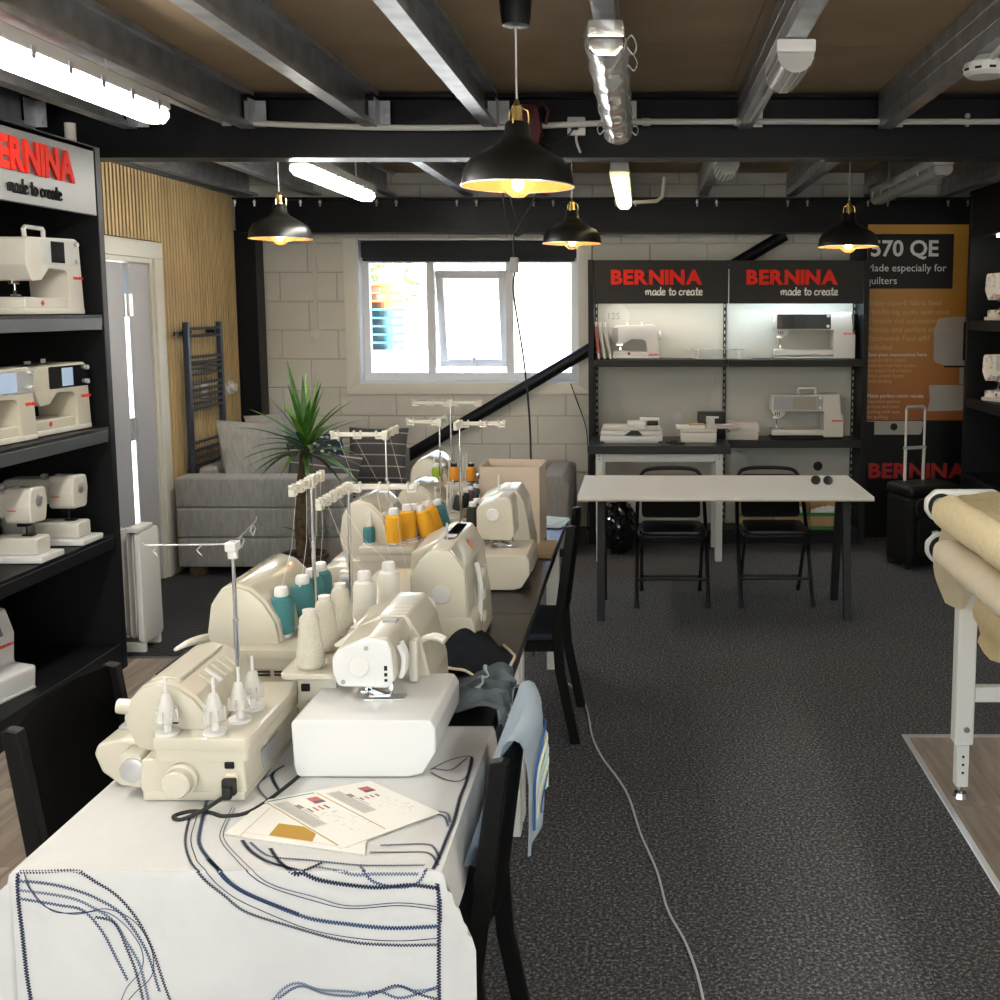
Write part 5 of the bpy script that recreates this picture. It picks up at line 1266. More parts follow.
# stitched lines on the cloth, in the cloth's own lay-flat coordinates: (shade, style, points)
STITCH = [
    ('n', 1, [(-1.126, 1.796), (-1.086, 1.796), (-1.024, 1.798), (-0.979, 1.777), (-0.944, 1.753), (-0.91, 1.711), (-0.886, 1.662), (-0.87, 1.614), (-0.849, 1.546)]),
    ('b', 1, [(-1.127, 1.781), (-1.078, 1.777), (-1.025, 1.766), (-0.981, 1.749), (-0.937, 1.72), (-0.895, 1.654), (-0.872, 1.576)]),
    ('p', 1, [(-1.128, 1.764), (-1.08, 1.758), (-1.026, 1.749), (-0.991, 1.734), (-0.956, 1.711), (-0.931, 1.672), (-0.906, 1.624), (-0.891, 1.546)]),
    ('b', 1, [(-1.129, 1.748), (-1.054, 1.736), (-1.009, 1.728), (-0.975, 1.692), (-0.95, 1.644), (-0.929, 1.6)]),
    ('n', 1, [(-0.986, 1.716), (-0.951, 1.706), (-0.931, 1.662), (-0.912, 1.608), (-0.901, 1.546)]),
    ('n', 0, [(-1.114, 1.793), (-1.098, 1.758), (-1.064, 1.724), (-1.009, 1.724), (-0.964, 1.731), (-0.919, 1.711), (-0.891, 1.672), (-0.882, 1.634), (-0.888, 1.604), (-0.917, 1.576), (-0.941, 1.546)]),
    ('b', 0, [(-1.111, 1.777), (-1.081, 1.734), (-1.028, 1.72), (-0.973, 1.727), (-0.933, 1.702), (-0.904, 1.658), (-0.904, 1.62), (-0.931, 1.586), (-0.948, 1.546)]),
    ('n', 2, [(-1.126, 1.793), (-1.126, 1.74), (-1.123, 1.682), (-1.12, 1.604), (-1.115, 1.546)]),
    ('n', 1, [(-0.905, 2.006), (-0.872, 1.906), (-0.831, 1.832), (-0.798, 1.793), (-0.754, 1.756), (-0.71, 1.72), (-0.621, 1.688), (-0.531, 1.67), (-0.44, 1.662), (-0.367, 1.664)]),
    ('n', 0, [(-0.891, 2.006), (-0.864, 1.913), (-0.828, 1.847), (-0.807, 1.818), (-0.754, 1.766), (-0.71, 1.736), (-0.621, 1.694), (-0.531, 1.678), (-0.44, 1.67), (-0.367, 1.676)]),
    ('b', 2, [(-0.898, 2.07), (-0.86, 1.945), (-0.836, 1.887), (-0.788, 1.825), (-0.741, 1.777), (-0.688, 1.745), (-0.611, 1.712), (-0.53, 1.702), (-0.448, 1.694), (-0.367, 1.698)]),
    ('n', 2, [(-0.8, 1.836), (-0.741, 1.777), (-0.688, 1.745), (-0.62, 1.716)]),
    ('n', 0, [(-0.834, 2.04), (-0.819, 1.945), (-0.799, 1.898), (-0.745, 1.832), (-0.708, 1.793), (-0.663, 1.766), (-0.597, 1.745), (-0.529, 1.731), (-0.438, 1.736), (-0.366, 1.728)]),
    ('b', 0, [(-0.827, 2.035), (-0.813, 1.945), (-0.791, 1.898), (-0.742, 1.84), (-0.7, 1.796), (-0.658, 1.77), (-0.593, 1.752), (-0.529, 1.736), (-0.438, 1.741), (-0.366, 1.734)]),
    ('n', 2, [(-0.763, 1.906), (-0.734, 1.868), (-0.693, 1.832), (-0.66, 1.815), (-0.608, 1.793), (-0.573, 1.781), (-0.483, 1.77), (-0.416, 1.774), (-0.365, 1.768)]),
    ('b', 1, [(-0.745, 1.898), (-0.709, 1.861), (-0.679, 1.843), (-0.607, 1.832), (-0.51, 1.815), (-0.395, 1.815)]),
    ('p', 1, [(-0.6, 1.812), (-0.527, 1.793), (-0.482, 1.793), (-0.401, 1.793)]),
    ('n', 2, [(-0.699, 1.876), (-0.663, 1.825), (-0.626, 1.793), (-0.602, 1.805), (-0.586, 1.825)]),
    ('b', 1, [(-0.513, 1.812), (-0.491, 1.785), (-0.464, 1.774), (-0.428, 1.77), (-0.401, 1.781), (-0.388, 1.805)]),
    ('n', 1, [(-0.508, 1.861), (-0.452, 1.861), (-0.405, 1.861), (-0.385, 1.843), (-0.371, 1.812)]),
    ('n', 1, [(-0.495, 1.887), (-0.411, 1.891), (-0.388, 1.872), (-0.372, 1.832)]),
    ('n', 1, [(-0.418, 2.022), (-0.392, 2.014), (-0.379, 1.977)]),
    ('b', 1, [(-0.411, 2.01), (-0.393, 1.997), (-0.38, 1.96)]),
    ('n', 2, [(-0.385, 2.28), (-0.377, 2.163), (-0.378, 2.084), (-0.373, 1.985), (-0.374, 1.917), (-0.375, 1.85), (-0.378, 1.801)]),
    ('n', 2, [(-0.369, 1.777), (-0.366, 1.74), (-0.367, 1.662), (-0.368, 1.546)]),
    ('n', 1, [(-0.466, 2.213), (-0.441, 2.254), (-0.412, 2.28), (-0.385, 2.28), (-0.378, 2.213), (-0.387, 2.163), (-0.42, 2.163), (-0.464, 2.203)]),
    ('b', 1, [(-0.464, 2.223), (-0.422, 2.213), (-0.403, 2.254), (-0.394, 2.28)]),
    ('p', 1, [(-0.677, 1.546), (-0.653, 1.572), (-0.625, 1.582), (-0.589, 1.574), (-0.534, 1.576), (-0.488, 1.572), (-0.442, 1.584), (-0.411, 1.576), (-0.369, 1.582)]),
    ('b', 1, [(-0.666, 1.551), (-0.625, 1.576), (-0.58, 1.568), (-0.525, 1.568), (-0.479, 1.576), (-0.443, 1.562), (-0.406, 1.57), (-0.369, 1.586)]),
    ('n', 1, [(-0.497, 1.566), (-0.47, 1.578), (-0.442, 1.586), (-0.406, 1.57), (-0.369, 1.56)]),
    ('n', 1, [(-0.772, 2.07), (-0.818, 2.139), (-0.804, 2.203)]),
    ('n', 2, [(-0.76, 2.107), (-0.805, 2.188), (-0.794, 2.238)]),
    ('b', 1, [(-0.837, 2.116), (-0.818, 2.163), (-0.823, 2.238)]),
    ('n', 1, [(-1.168, 2.188), (-1.147, 2.203)]),
]
# ================================================================ CLOTHS, PAPERS AND SMALL THINGS
def fold(x, y, s=1.0):
    return (math.sin(x * 9.1 + y * 5.3) + math.sin(x * 17.3 - y * 11.9 + 1.3) * .6 + math.sin(y * 23.1 + x * 3.7 + .5) * .4) * s
XE0, XE1, YE, CZ = -1.138, -.362, 1.797, .7425
def lay(s, t):
    """cloth laid over the table front: flat (s, t) to space"""
    dx = 0; sx = 0
    if s > XE1: dx, sx = s - XE1, 1
    if s < XE0: dx, sx = XE0 - s, -1
    dy = max(0, YE - t)
    m = min(dx, dy)
    x = min(max(s, XE0), XE1) + sx * (.004 * min(1, dx * 60) + m * .55 + dx * .06)
    y = max(t, YE) - .004 * min(1, dy * 60) - m * .45
    z = CZ - max(dx, dy) * .995
    if dy > 0 and dx == 0: y -= (.010 + .008 * fold(s * 1.6, .3)) * min(1, dy * 5)
    if dx > 0 and dy == 0: x += sx * (.006 + .006 * fold(t * 1.3, 1)) * min(1, dx * 6)
    if dx > 0 and dy > 0:
        y -= .012 * min(1, dy * 5) * max(0, 1 - dx * 8)
    return Vector((x, y, z))
cl = thing('tablecloth', 'white cloth with stitched navy lines draped over the table front', 'tablecloth', (0, 0, 0))
su = [-1.42 + i * .02 for i in range(15)] + [XE0 - .004, XE0] + [XE0 + .004 + i * .03 for i in range(26)] + [XE1, XE1 + .004] + [XE1 + .015 + i * .013 for i in range(8)]
su = sorted(set(round(a, 4) for a in su))
tv = sorted(set([round(1.26 + i * .022, 4) for i in range(24)] + [YE - .004, YE, YE + .004] + [round(1.82 + i * .03, 4) for i in range(22)] + [2.462]))
g = G(); V = [[g.bm.verts.new(lay(a, b)) for b in tv] for a in su]
for i in range(len(su) - 1):
    for j in range(len(tv) - 1): g.bm.faces.new((V[i][j], V[i + 1][j], V[i + 1][j + 1], V[i][j + 1]))
g.build('fabric', 'cloth', cl, 60)
def stitches():
    gs = {'n': G(), 'b': G(), 'p': G()}
    for c, style, pts in STITCH:
        P = cr([(a, b, 0) for a, b in pts], 10)
        # resample
        Q = [P[0]]; step = .0028
        acc = 0
        for a, b in zip(P, P[1:]):
            d = (b - a).length
            if d < 1e-6: continue
            u = step - acc
            while u <= d: Q.append(a.lerp(b, u / d)); u += step
            acc = d - (u - step)
        amp = (0, .0028, .0038)[style]; wd = (.0008, .0010, .0014)[style]
        R_ = []
        for i, q in enumerate(Q):
            tn = (Q[min(i + 1, len(Q) - 1)] - Q[max(i - 1, 0)]).normalized(); nn = Vector((-tn.y, tn.x, 0))
            R_.append((q + nn * amp * (1 if i % 2 else -1), nn, tn))
        gg = gs[c]
        for (a, na, ta), (b, nb, tb) in zip(R_, R_[1:]):
            d = (b - a).normalized(); w = Vector((-d.y, d.x, 0)) * wd
            pts4 = []
            for p in (a - w, a + w, b + w, b - w):
                e = lay(p.x, p.y); top = p.y > YE
                o = Vector((0, -.0012 if not top else 0, .0018 if top else 0))
                if p.x > XE1: o += Vector((.002, 0, 0))
                if p.x < XE0: o += Vector((-.002, 0, 0))
                pts4.append(e + o)
            gg.quad(*pts4)
    for c, m in (('n', 'navy_thr'), ('b', 'blue_thr'), ('p', 'pale_thr')): stuff(gs[c].build('stitching', m, cl, 0))
stitches()
# leaflets on the cloth
def leaflet(label, corners, z, th, prints, name='leaflet'):
    t = thing(name, label, 'leaflet', (0, 0, 0)); A, B, C_, D_ = [Vector((*c, 0)) for c in corners]
    g = G(); v = [g.bm.verts.new((p.x, p.y, z + k * th)) for k in (0, 1) for p in (A, B, C_, D_)]
    for f in ((0, 3, 2, 1), (4, 5, 6, 7), (0, 1, 5, 4), (1, 2, 6, 5), (2, 3, 7, 6), (3, 0, 4, 7)): g.bm.faces.new([v[i] for i in f])
    g.build('sheet', 'paper', t, 0)
    def uv(u, w): return (A.lerp(B, u)).lerp(D_.lerp(C_, u), w)
    for (u0, u1, w0, w1, m) in prints:
        G().quad(*[Vector((p.x, p.y, z + th + .0003)) for p in (uv(u0, w0), uv(u1, w0), uv(u1, w1), uv(u0, w1))]).build('print', m, t, 0)
    return t
mat('print_ochre', (.45, .25, .03), .6); mat('print_teal', (.15, .33, .32), .6); mat('print_red', (.5, .13, .12), .6); mat('print_grey', (.33, .30, .27), .6); mat('print_plum', (.16, .08, .12), .6); mat('print_green', (.1, .25, .16), .6)
leaflet('cream booklet with an ochre block lying under the guide sheet', [(-.806, 1.928), (-.780, 2.052), (-.545, 2.00), (-.514, 1.849)], CZ + .0015, .0022, [(.1, .105, .12, .9, 'print_red'), (.0, .9, .115, .12, 'print_red'), (.12, .48, .30, .62, 'print_ochre')])
pr = [(.02, .45, .03, .05, 'print_teal'), (.0, .012, .05, .95, 'print_ochre'), (.46, .47, .05, .95, 'print_ochre')]
random.seed(21)
for half in (0, 1):
    o = .02 + half * .48
    for k in range(4): pr.append((o + .18 + k * .05, o + .20 + k * .05, .30 + half * .02, .38, ('print_green', 'print_red', 'print_red', 'print_plum')[k]))
    for k in range(14): pr.append((o + .02 + k * .009, o + .024 + k * .009, .10, .62, 'print_grey'))
    for k in range(26):
        u = o + .19 + random.uniform(0, .22); w = .42 + random.uniform(0, .4); e = random.uniform(.01, .05)
        pr.append((u, u + (.002 if k % 2 else e), w, w + (e * 1.6 if k % 2 else .004), 'print_grey'))
    pr.append((o + .30, o + .40, .12, .20, 'print_red')); pr.append((o + .30, o + .40, .20, .25, 'print_plum')); pr.append((o + .16, o + .165, .3, .5, 'print_plum'))
    for k in range(3): pr.append((o + .14 + k * .015, o + .15 + k * .015, .2, .28, 'print_plum'))
leaflet('guide sheet printed with threading diagrams on the stitched cloth', [(-.781, 2.060), (-.583, 2.152), (-.405, 2.009), (-.562, 1.868)], CZ + .0042, .0016, pr, 'guide_sheet')
# dark denim and faded jeans on the table, pale top over the chair
def drape(name, label, cat, m, fn, nu, nv, th=.004, group=None, extra=None):
    t = thing(name, label, cat, (0, 0, 0), 0, group)
    g = G(); g.grid(fn, nu, nv, th); g.build('cloth', m, t, 60); return t
def dd(u, v):
    # dark denim panel, its right hand corner lifted to a point
    x = -.60 + .21 * u + .012 * math.sin(v * 5); y = 2.70 + .36 * v + .04 * (1 - u)
    z = .7455 + .105 * math.sin(PI * min(1, u * 1.1)) * (.45 + .55 * math.sin(PI * v * .9 + .1)) * (1 - .30 * u) + .005 * (1 + fold(u * 1.2, v * 1.4) / 2)
    if u > .72: x += (u - .72) * .30 * (1 - abs(v - .35) * 1.8)
    return Vector((min(x, -.37), y, max(z, .7455)))
t = drape('denim_piece', 'dark navy denim piece with pale cut edge behind the white machine', 'denim', 'denim_dark', dd, 26, 20, .003)
G().tube([dd(1, v / 20) + Vector((.001, 0, .003)) for v in range(21)], .0042, 6).build('pale_edge', 'calico', t)
G().tube([dd(u / 20, 0) + Vector((0, -.001, .003)) for u in range(21)], .0042, 6).build('pale_edge', 'calico', t)
def jeans(u, v):
    s = -.545 + .43 * u; y = 2.465 + .27 * v - .05 * u * (1 - v)
    bulk = max(0.0, math.sin(PI * min(1, max(0, u * 1.2)) * .93 + .10)) * (.5 + .5 * math.sin(PI * (v * .85 + .1)))
    crease = .012 * math.sin(v * 17 + 4 * math.sin(u * 5)) + .009 * math.sin(u * 21 + v * 13) + .006 * math.sin(v * 41 - u * 17)
    hump = (.062 + .022 * math.sin(v * 6.5 + u * 3) + crease) * bulk
    if s < -.362: return Vector((s, y, .7465 + max(0, hump)))
    d = s + .362
    return Vector((-.345 + .012 * math.sin(v * 19 + d * 20) + .006 * math.sin(v * 43), y + .02 * math.sin(d * 14), .742 - d * 1.05 + max(0, hump) * (1 - min(1, d * 7))))
t = drape('ripped_jeans', 'faded ripped jeans slumped over the table edge', 'jeans', 'denim', jeans, 44, 34, .004)
mat('fray', (.36, .43, .48), .95)
for uu, v0, v1 in ((.30, .25, .95), (.52, .1, .9), (.66, .2, .8)):
    P = [jeans(uu + .02 * math.sin(k * 2.2), v0 + (v1 - v0) * k / 14) + Vector((.002, -.001, .006)) for k in range(15)]
    G().tube(P, [.003 + .002 * (k % 3) for k in range(15)], 5).build('frayed_edge', 'fray', t)
CBX = -.515 + .252
def tee(u, v):
    y = 1.965 + .335 * u; w = v - .42
    inner, outer = .225 + .02 * math.sin(u * 5), .285 - .04 * u + .012 * math.sin(u * 9)
    bow = .030 * math.sin(PI * min(1, max(0, (y - 1.918) / .40)))
    top = .917 + .006 * math.sin(u * PI); r = .021
    if abs(w) < .06:
        a = w / .06 * PI / 2
        return Vector((CBX + bow + math.sin(a) * r, y, top - r * (1 - math.cos(a))))
    if w < 0:
        d = (-w - .06) / .36
        return Vector((CBX + bow - r - .075 * d + .008 * math.sin(u * 16) * d, y - .03 * d, top - r - inner * d))
    d = (w - .06) / .52; e = min(1, d * 3)
    return Vector((CBX + bow * (1 - .2 * d) + r + e * (.006 + .007 * math.sin(u * 15 + 1)) - .018 * d * (1 - u), y + .13 * d * (1 - u) ** 1.5 + .006 * math.sin(d * 11), top - r - outer * d))
t = drape('pale_top', 'pale blue top with rainbow stitching hung over the chair back', 'clothing', 'tee', tee, 34, 40, .004)
def rainbow(r0, m, wd):
    P = []
    for k in range(21):
        a = PI * k / 20; uu = .52 + r0 * math.cos(a) * 1.25; vv = .90 - r0 * math.sin(a) * 1.25
        p = tee(uu, vv); n = (tee(uu + .01, vv) - tee(uu - .01, vv)).cross(tee(uu, vv + .01) - tee(uu, vv - .01)).normalized()
        if n.x < 0: n = -n
        if abs(n.x) < .3 and n.z < 0: n = -n
        P.append(p + n * .0055)
    G().tube(P, wd, 5).build('stitched_arc', m, t)
mat('arc_blue', (.04, .12, .34), .8); mat('arc_cream', (.72, .68, .52), .8); mat('arc_mint', (.42, .60, .58), .8)
rainbow(.30, 'arc_blue', .0028); rainbow(.255, 'arc_cream', .0035); rainbow(.215, 'arc_mint', .0035); rainbow(.175, 'arc_cream', .0035); rainbow(.13, 'arc_blue', .0018)

# paper bag, papers, fabric sample at the far end of the tables
t = thing('paper_bag', 'cream gift bag with oval labels at the table end', 'bag', (-.565, 4.56, TZ), R(-6))
W_, D_, H_ = .13, .075, .335
for s, n in ((-1, 'front_panel'), (1, 'back_panel')): G().box(-W_, W_, s * D_ - .0015, s * D_ + .0015, 0, H_ + (.014 if s > 0 else 0)).build(n, 'bag_paper', t, 0)
for s in (-1, 1): G().prism([(-D_, 0), (D_, 0), (D_, H_ + .008), (0, H_ + .002), (-D_, H_)], 'yz', s * W_ - .0015, s * W_ + .0015).build('side_panel', 'bag_paper', t, 0)
G().box(-W_, W_, -D_, D_, 0, .003).build('bottom', 'bag_paper', t, 0)
g = G(); g.grid(lambda u, v: Vector((-W_ + .01 + (2 * W_ - .02) * u, -D_ - .0022, .19 - .14 * u ** 1.6 + .05 * math.sin(u * 3.1) - (.035 + .02 * u) * (1 - v))), 16, 2); g.build('printed_swirl', 'bag_brown', t)
mat('label_cream', (.70, .62, .48), .5)
for cx, cz, sc in ((.045, .205, 1.0), (-.105, .198, .75)):
    o = G().prism([(cx + math.cos(a * PI / 10) * .036 * sc, cz + math.sin(a * PI / 10) * .024 * sc) for a in range(20)], 'xz', -D_ - .0035, -D_ - .0026).build('oval_label', 'label_cream', t, 0)
    link('label_print', text_mesh('baby lock', .014 * sc, 'black', .0003), o, (cx - .029 * sc, -D_ - .0042, cz - .004), (R(90), 0, 0))
    G().tube([(cx + math.cos(a * PI / 10) * .035 * sc, -D_ - .0038, cz + math.sin(a * PI / 10) * .023 * sc) for a in range(20)], .0008, 4, True).build('label_rim', 'trunk', o)
mat('paper_blue', (.55, .70, .74), .6)
for i, (x, y, a, l) in enumerate(((-.455, 4.93, 8, 'pale blue paper sheet at the bottom of the loose pile'), (-.445, 4.90, -9, 'pale blue paper sheet in the middle of the loose pile'), (-.465, 4.945, -22, 'pale blue paper sheet on top of the loose pile'))):
    tag(G().box(-.085, .085, -.1, .1, 0, .0025).build('paper_sheet', 'paper_blue', None, 0, (x, y, TZ + .0005 + i * .0031), (0, 0, R(a))), l, 'paper', 'loose papers at the table end')
mat('sample', (.60, .49, .34), .8, var=.25, vs=9, stretch=(.4, 6, 1))
t = thing('fabric_sample', 'cream and ochre pleated fabric sample lying beside the paper bag', 'fabric', (-.43, 4.36, TZ + .001), 0)
g = G(); g.grid(lambda u, v: Vector((-.055 + .115 * u, -.17 + .34 * v, .004 + .0022 * math.sin(v * 75))), 6, 90, .002); g.build('pleats', 'sample', t)
mat('pouch', (.55, .05, .08), .8)
t = thing('pincushion', 'small red cushion beside the plant, behind the teal spools', 'pincushion', (-1.075, 3.25, TZ))
G().sph((0, 0, .062), .075, 20, (1, .8, .82)).build('cushion_body', 'pouch', t)
G().lathe([(.03, 0), (.045, .004), (.04, .02)], 18).build('cup', 'black', t)
t = thing('patterned_cloth', 'crumpled black and white patterned cloth by the orange spool serger', 'fabric', (-1.09, 3.44, TZ))
g = G(); g.grid(lambda u, v: Vector((-.05 + .10 * u, -.06 + .12 * v, .002 + .075 * math.sin(PI * u) * math.sin(PI * v) + .010 * (1 + math.sin(u * 17 + v * 9)) * math.sin(PI * u) * math.sin(PI * v))), 14, 14, .003); g.build('cloth', 'spot_cushion', t)

# ---- quilting frame on the laminate
t = thing('quilting_frame', 'white quilting frame with rollers and rolled cream quilt', 'frame', (0, 0, 0))
def frame_leg(x):
    l = G().box(x - .033, x + .033, 3.60, 3.66, .205, .80, .004, 1).build('leg', 'white_metal', t, 0)
    G().box(x - .022, x + .022, 3.608, 3.652, .045, .204, .003, 1).build('leg_extension', 'white_metal', l, 0)
    for k in range(3): G().cyl((x, 3.607, .10 + k * .03), (x, 3.606, .10 + k * .03), .005, n=10).build('hole', 'black', l)
    G().cyl((x + .005, 3.60, .265), (x + .005, 3.592, .265), .011, n=12).build('bolt', 'chrome', l)
    G().cyl((x, 3.63, .015), (x, 3.63, .046), .009, n=10).cyl((x, 3.63, .0), (x, 3.63, .018), .028, .022, 8).build('levelling_foot', 'chrome', l)
for x in (1.150, 2.30): frame_leg(x)
G().box(1.184, 2.266, 3.61, 3.65, .36, .415, .003, 1).build('cross_rail', 'white_metal', t, 0)
G().box(1.10, 2.36, 3.60, 3.66, .80, .85, .004, 1).build('head_rail', 'white_metal', t, 0)
for z, x in ((1.065, 1.055), (.912, 1.062)):
    p = G().prism(rpoly([(x - .055, z - .02), (x - .03, z - .055), (x + .03, z - .055), (x + .06, z - .0), (x + .20, z + .02), (x + .20, z + .055), (x - .02, z + .055), (x - .055, z + .02)], .03, 4), 'xz', 3.645, 3.675, .004).build('end_bracket', 'white_metal', t)
    G().lathe([(.030, 0), (.044, 0), (.044, .006), (.030, .006), (.030, 0)], 28, m=T(x - .003, 3.644, z, rx=R(90)), cap=False).build('ring', 'rubber', p)
    G().cyl((x - .003, 3.66, z), (x - .003, 1.2, z), .027, n=20).build('roller', 'white_metal', t)
G().box(1.16, 1.30, 3.60, 3.66, .85, 1.06, .004, 1).build('side_post', 'white_metal', t, 0)
def roll(name, m, x, z, r, y0, y1, wob):
    g = G(); n = 18; k = 40
    g.grid(lambda u, v: Vector((x + math.cos(2 * PI * u) * (r + wob * math.sin(v * 60 + u * 19) * math.sin(u * 12.6)), y0 + (y1 - y0) * v, z + math.sin(2 * PI * u) * (r + wob * math.sin(v * 47 + u * 25)))), n, k)
    g.build(name, m, t, 60)
roll('batting_roll', 'batting', 1.068, 1.050, .060, 1.2, 3.60, .003)
roll('backing_roll', 'calico', 1.070, .905, .054, 1.2, 3.60, .004)
g = G(); g.grid(lambda u, v: Vector((1.045 + .55 * u, 1.2 + 2.42 * v - .05 * u, 1.108 + .012 * math.sin(u * 3) + .004 * fold(u * 2, v * 4) - .03 * max(0, .12 - u) * 8)), 16, 30, .006); g.build('quilt_top', 'batting', t, 60)
g = G(); g.grid(lambda u, v: Vector((1.020 + .22 * u + .018 * math.sin(v * 7 + u * 5) + .03 * v, 3.590 - .16 * u + .018 * math.sin(u * 14 + v * 3), 1.100 - (.37 - .30 * max(0, u - .25)) * v - .012 * math.sin(u * 9))), 22, 24, .004); g.build('hanging_backing', 'calico', t, 60)
g = G(); g.grid(lambda u, v: Vector((1.118 + .015 * math.sin(v * 9), 3.42 - 2.0 * u, .865 - (.22 + .02 * math.sin(u * 30)) * v)), 30, 8, .004); g.build('hanging_edge', 'batting', t, 60)
tag(G().prism(rpoly([(-.02, -.02), (.05, -.02), (.05, .02), (-.02, .02)], .012), 'xy', 0, .05, .006).build('small_box', 'grey_plastic', None, 35, (1.33, 3.30, 1.118)), 'small dark box lying on the quilt top', 'box')

# ---- wheeled case beside the poster
t = thing('wheeled_case', 'black wheeled case with a raised pull handle before the poster', 'suitcase', (1.93, 7.12, 0), R(20))
G().box(-.20, .20, -.145, .145, .035, .50, .035, 4).build('shell', 'case_black', t)
G().box(-.205, .205, -.15, .15, .50, .575, .035, 4).build('lid', 'case_leather', t)
pk = G().prism(rrect(-.155, .155, .10, .36, .03), 'xz', -.185, -.144, .015, 3).build('front_pocket', 'case_black', t)
G().prism(rrect(-.17, .17, .37, .50, .05), 'xz', -.175, -.144, .015, 3).build('front_flap', 'case_leather', t)
G().box(-.05, -.005, -.1885, -.185, .21, .275).build('white_tag', 'white_print', pk, 0)
G().prism([(.05 + math.cos(a * PI / 10) * .036, .44 + math.sin(a * PI / 10) * .026) for a in range(20)], 'xz', -.178, -.1745).build('oval_badge', 'brass', t)
G().tube([(-.19, -.148, .13), (-.1, -.152, .115), (.19, -.148, .115)], .003, 5).build('piping', 'brass', t)
for s in (-1, 1):
    r = G().cyl((s * .075, .11, .575), (s * .075, .11, .80), .011, n=12).cyl((s * .075, .11, .80), (s * .075, .11, 1.07), .008, n=12).build('handle_tube', 'ivory', t)
    G().cyl((s * .14, -.08, 0.03), (s * .19, -.08, 0.03), .03, n=16).build('wheel', 'rubber', t)
    G().cyl((s * .14, .10, 0.03), (s * .19, .10, 0.03), .03, n=16).build('wheel', 'rubber', t)
G().tube([(-.075, .11, 1.07), (-.06, .11, 1.085), (.06, .11, 1.085), (.075, .11, 1.07)], .012, 8).build('grip', 'grey_plastic', t)
G().box(-.09, .09, .10, .12, .79, .812, .004).build('handle_bridge', 'grey_plastic', t)

# ---- yucca in a pot
random.seed(15)
t = thing('potted_yucca', 'yucca plant with bare trunk and spiky leaves beside the sofa', 'plant', (-2.06, 6.28, 0))
G().lathe([(.095, 0), (.13, .24), (.145, .25), (.145, .275), (.128, .275), (.125, .255)], 28).build('pot', 'pot', t)
G().cyl((0, 0, .23), (0, 0, .262), .122, n=24).build('soil', 'felt', t)
G().tube(cr([(0, 0, .25), (-.012, 0, .45), (.0, .0, .7), (.03, 0, .93)], 6), [.042 - .001 * k + .002 * (k % 2) for k in range(19)], 12).build('trunk', 'trunk', t)
def leaf(base, az, L, rise, droop, w, m):
    d = Vector((math.cos(az), math.sin(az), 0)); sd = Vector((-d.y, d.x, 0)); g = G(); n = 9; A = []
    for k in range(n + 1):
        u = k / n; p = Vector(base) + d * (L * math.cos(rise) * u) + Vector((0, 0, L * math.sin(rise) * u - droop * L * u * u))
        ww = w * (.55 + 1.6 * u) * (1 - u) ** .75 if u > .0 else w * .5
        ww = w * min(1, .45 + 2.2 * u) * max(.02, 1 - u ** 2.2)
        A.append((g.bm.verts.new(p - sd * ww + Vector((0, 0, ww * .35))), g.bm.verts.new(p), g.bm.verts.new(p + sd * ww + Vector((0, 0, ww * .35)))))
    for a, b in zip(A, A[1:]):
        g.bm.faces.new((a[0], a[1], b[1], b[0])); g.bm.faces.new((a[1], a[2], b[2], b[1]))
    g.build('leaf', m, t, 60)
for i in range(46):
    f_ = i / 46; az = i * 2.399 + random.uniform(-.2, .2)
    rise = R(88 - 95 * f_ ** .8 + random.uniform(-8, 8)); L = random.uniform(.34, .50) * (1 if f_ > .12 else .95)
    leaf((.03, 0, .97 - .09 * f_), az, L * (1.25 if f_ < .15 else 1), rise, .10 + .32 * f_, random.uniform(.018, .028), 'leaf_lt' if i % 3 == 0 and f_ < .5 else 'leaf')
for az in (2.6, .5): leaf((-.0, 0, .36), az, .34, R(35), .5, .010, 'leaf')

# ---- things on the back unit and desk
for i in range(3):
    l = ('white magazine upright against the side panel', 'white magazine between the two others on the bright shelf', 'white magazine leaning beside the small machine')[i]
    b = thing('magazine', l, 'magazine', (-.318 + i * .043, 7.86, 1.3895), 0, 'magazines on the bright shelf'); b.rotation_euler = (0, R(-(5 + i * 2.5)), 0)
    G().box(-.008, .008, -.09, .09, .0015, .275, .001, 1).build('pages', 'paper', b, 0)
    G().box(-.009, .009, -.0915, -.09, .04, .24).build('spine_print', 'print_red' if i == 0 else 'light_grey', b, 0)
t = thing('clear_stand', 'clear plastic extension table on the bright shelf', 'stand', (.56, 7.87, 1.389))
G().box(-.25, .20, -.11, .11, .068, .074, .002, 1).build('top_sheet', 'clear_plastic', t, 0)
G().box(-.18, .25, -.105, .10, .0, .004).build('lower_sheet', 'clear_plastic', t, 0)
for x in (-.15, .16):
    for y in (-.09, .09): G().cyl((x, y, .004), (x, y, .068), .008, n=10).build('leg', 'white_plastic', t)
EMG = 'white embroidery modules stacked on the desk'
t = thing('embroidery_module', 'white embroidery module at the bottom of the desk stack', 'module', (-.075, 7.42, .8205), 0, EMG)
G().box(-.22, .22, -.11, .11, .012, .052, .008).build('body', 'white_plastic', t); G().box(-.19, .19, -.10, .10, 0, .012).build('foot', 'light_grey', t)
t = thing('embroidery_module', 'white embroidery module with black carriage in the middle of the stack', 'module', (-.075, 7.42, .873), 0, EMG)
G().box(-.215, .215, -.105, .11, 0, .034, .008).build('body', 'white_plastic', t); G().prism([(-.05, .003), (.08, .003), (.05, .036), (0, .038)], 'xz', -.114, -.106).build('carriage', 'black', t, 0)
t = thing('embroidery_module', 'white embroidery module with raised arms topping the desk stack', 'module', (-.075, 7.42, .9078), 0, EMG)
G().box(-.205, .20, -.10, .11, 0, .028, .008).build('body', 'ivory', t)
G().box(-.03, .09, -.07, .0, .029, .065, .008).build('arm', 'white_plastic', t); G().box(.02, .10, -.125, -.072, .012, .055, .008).build('arm', 'white_plastic', t)
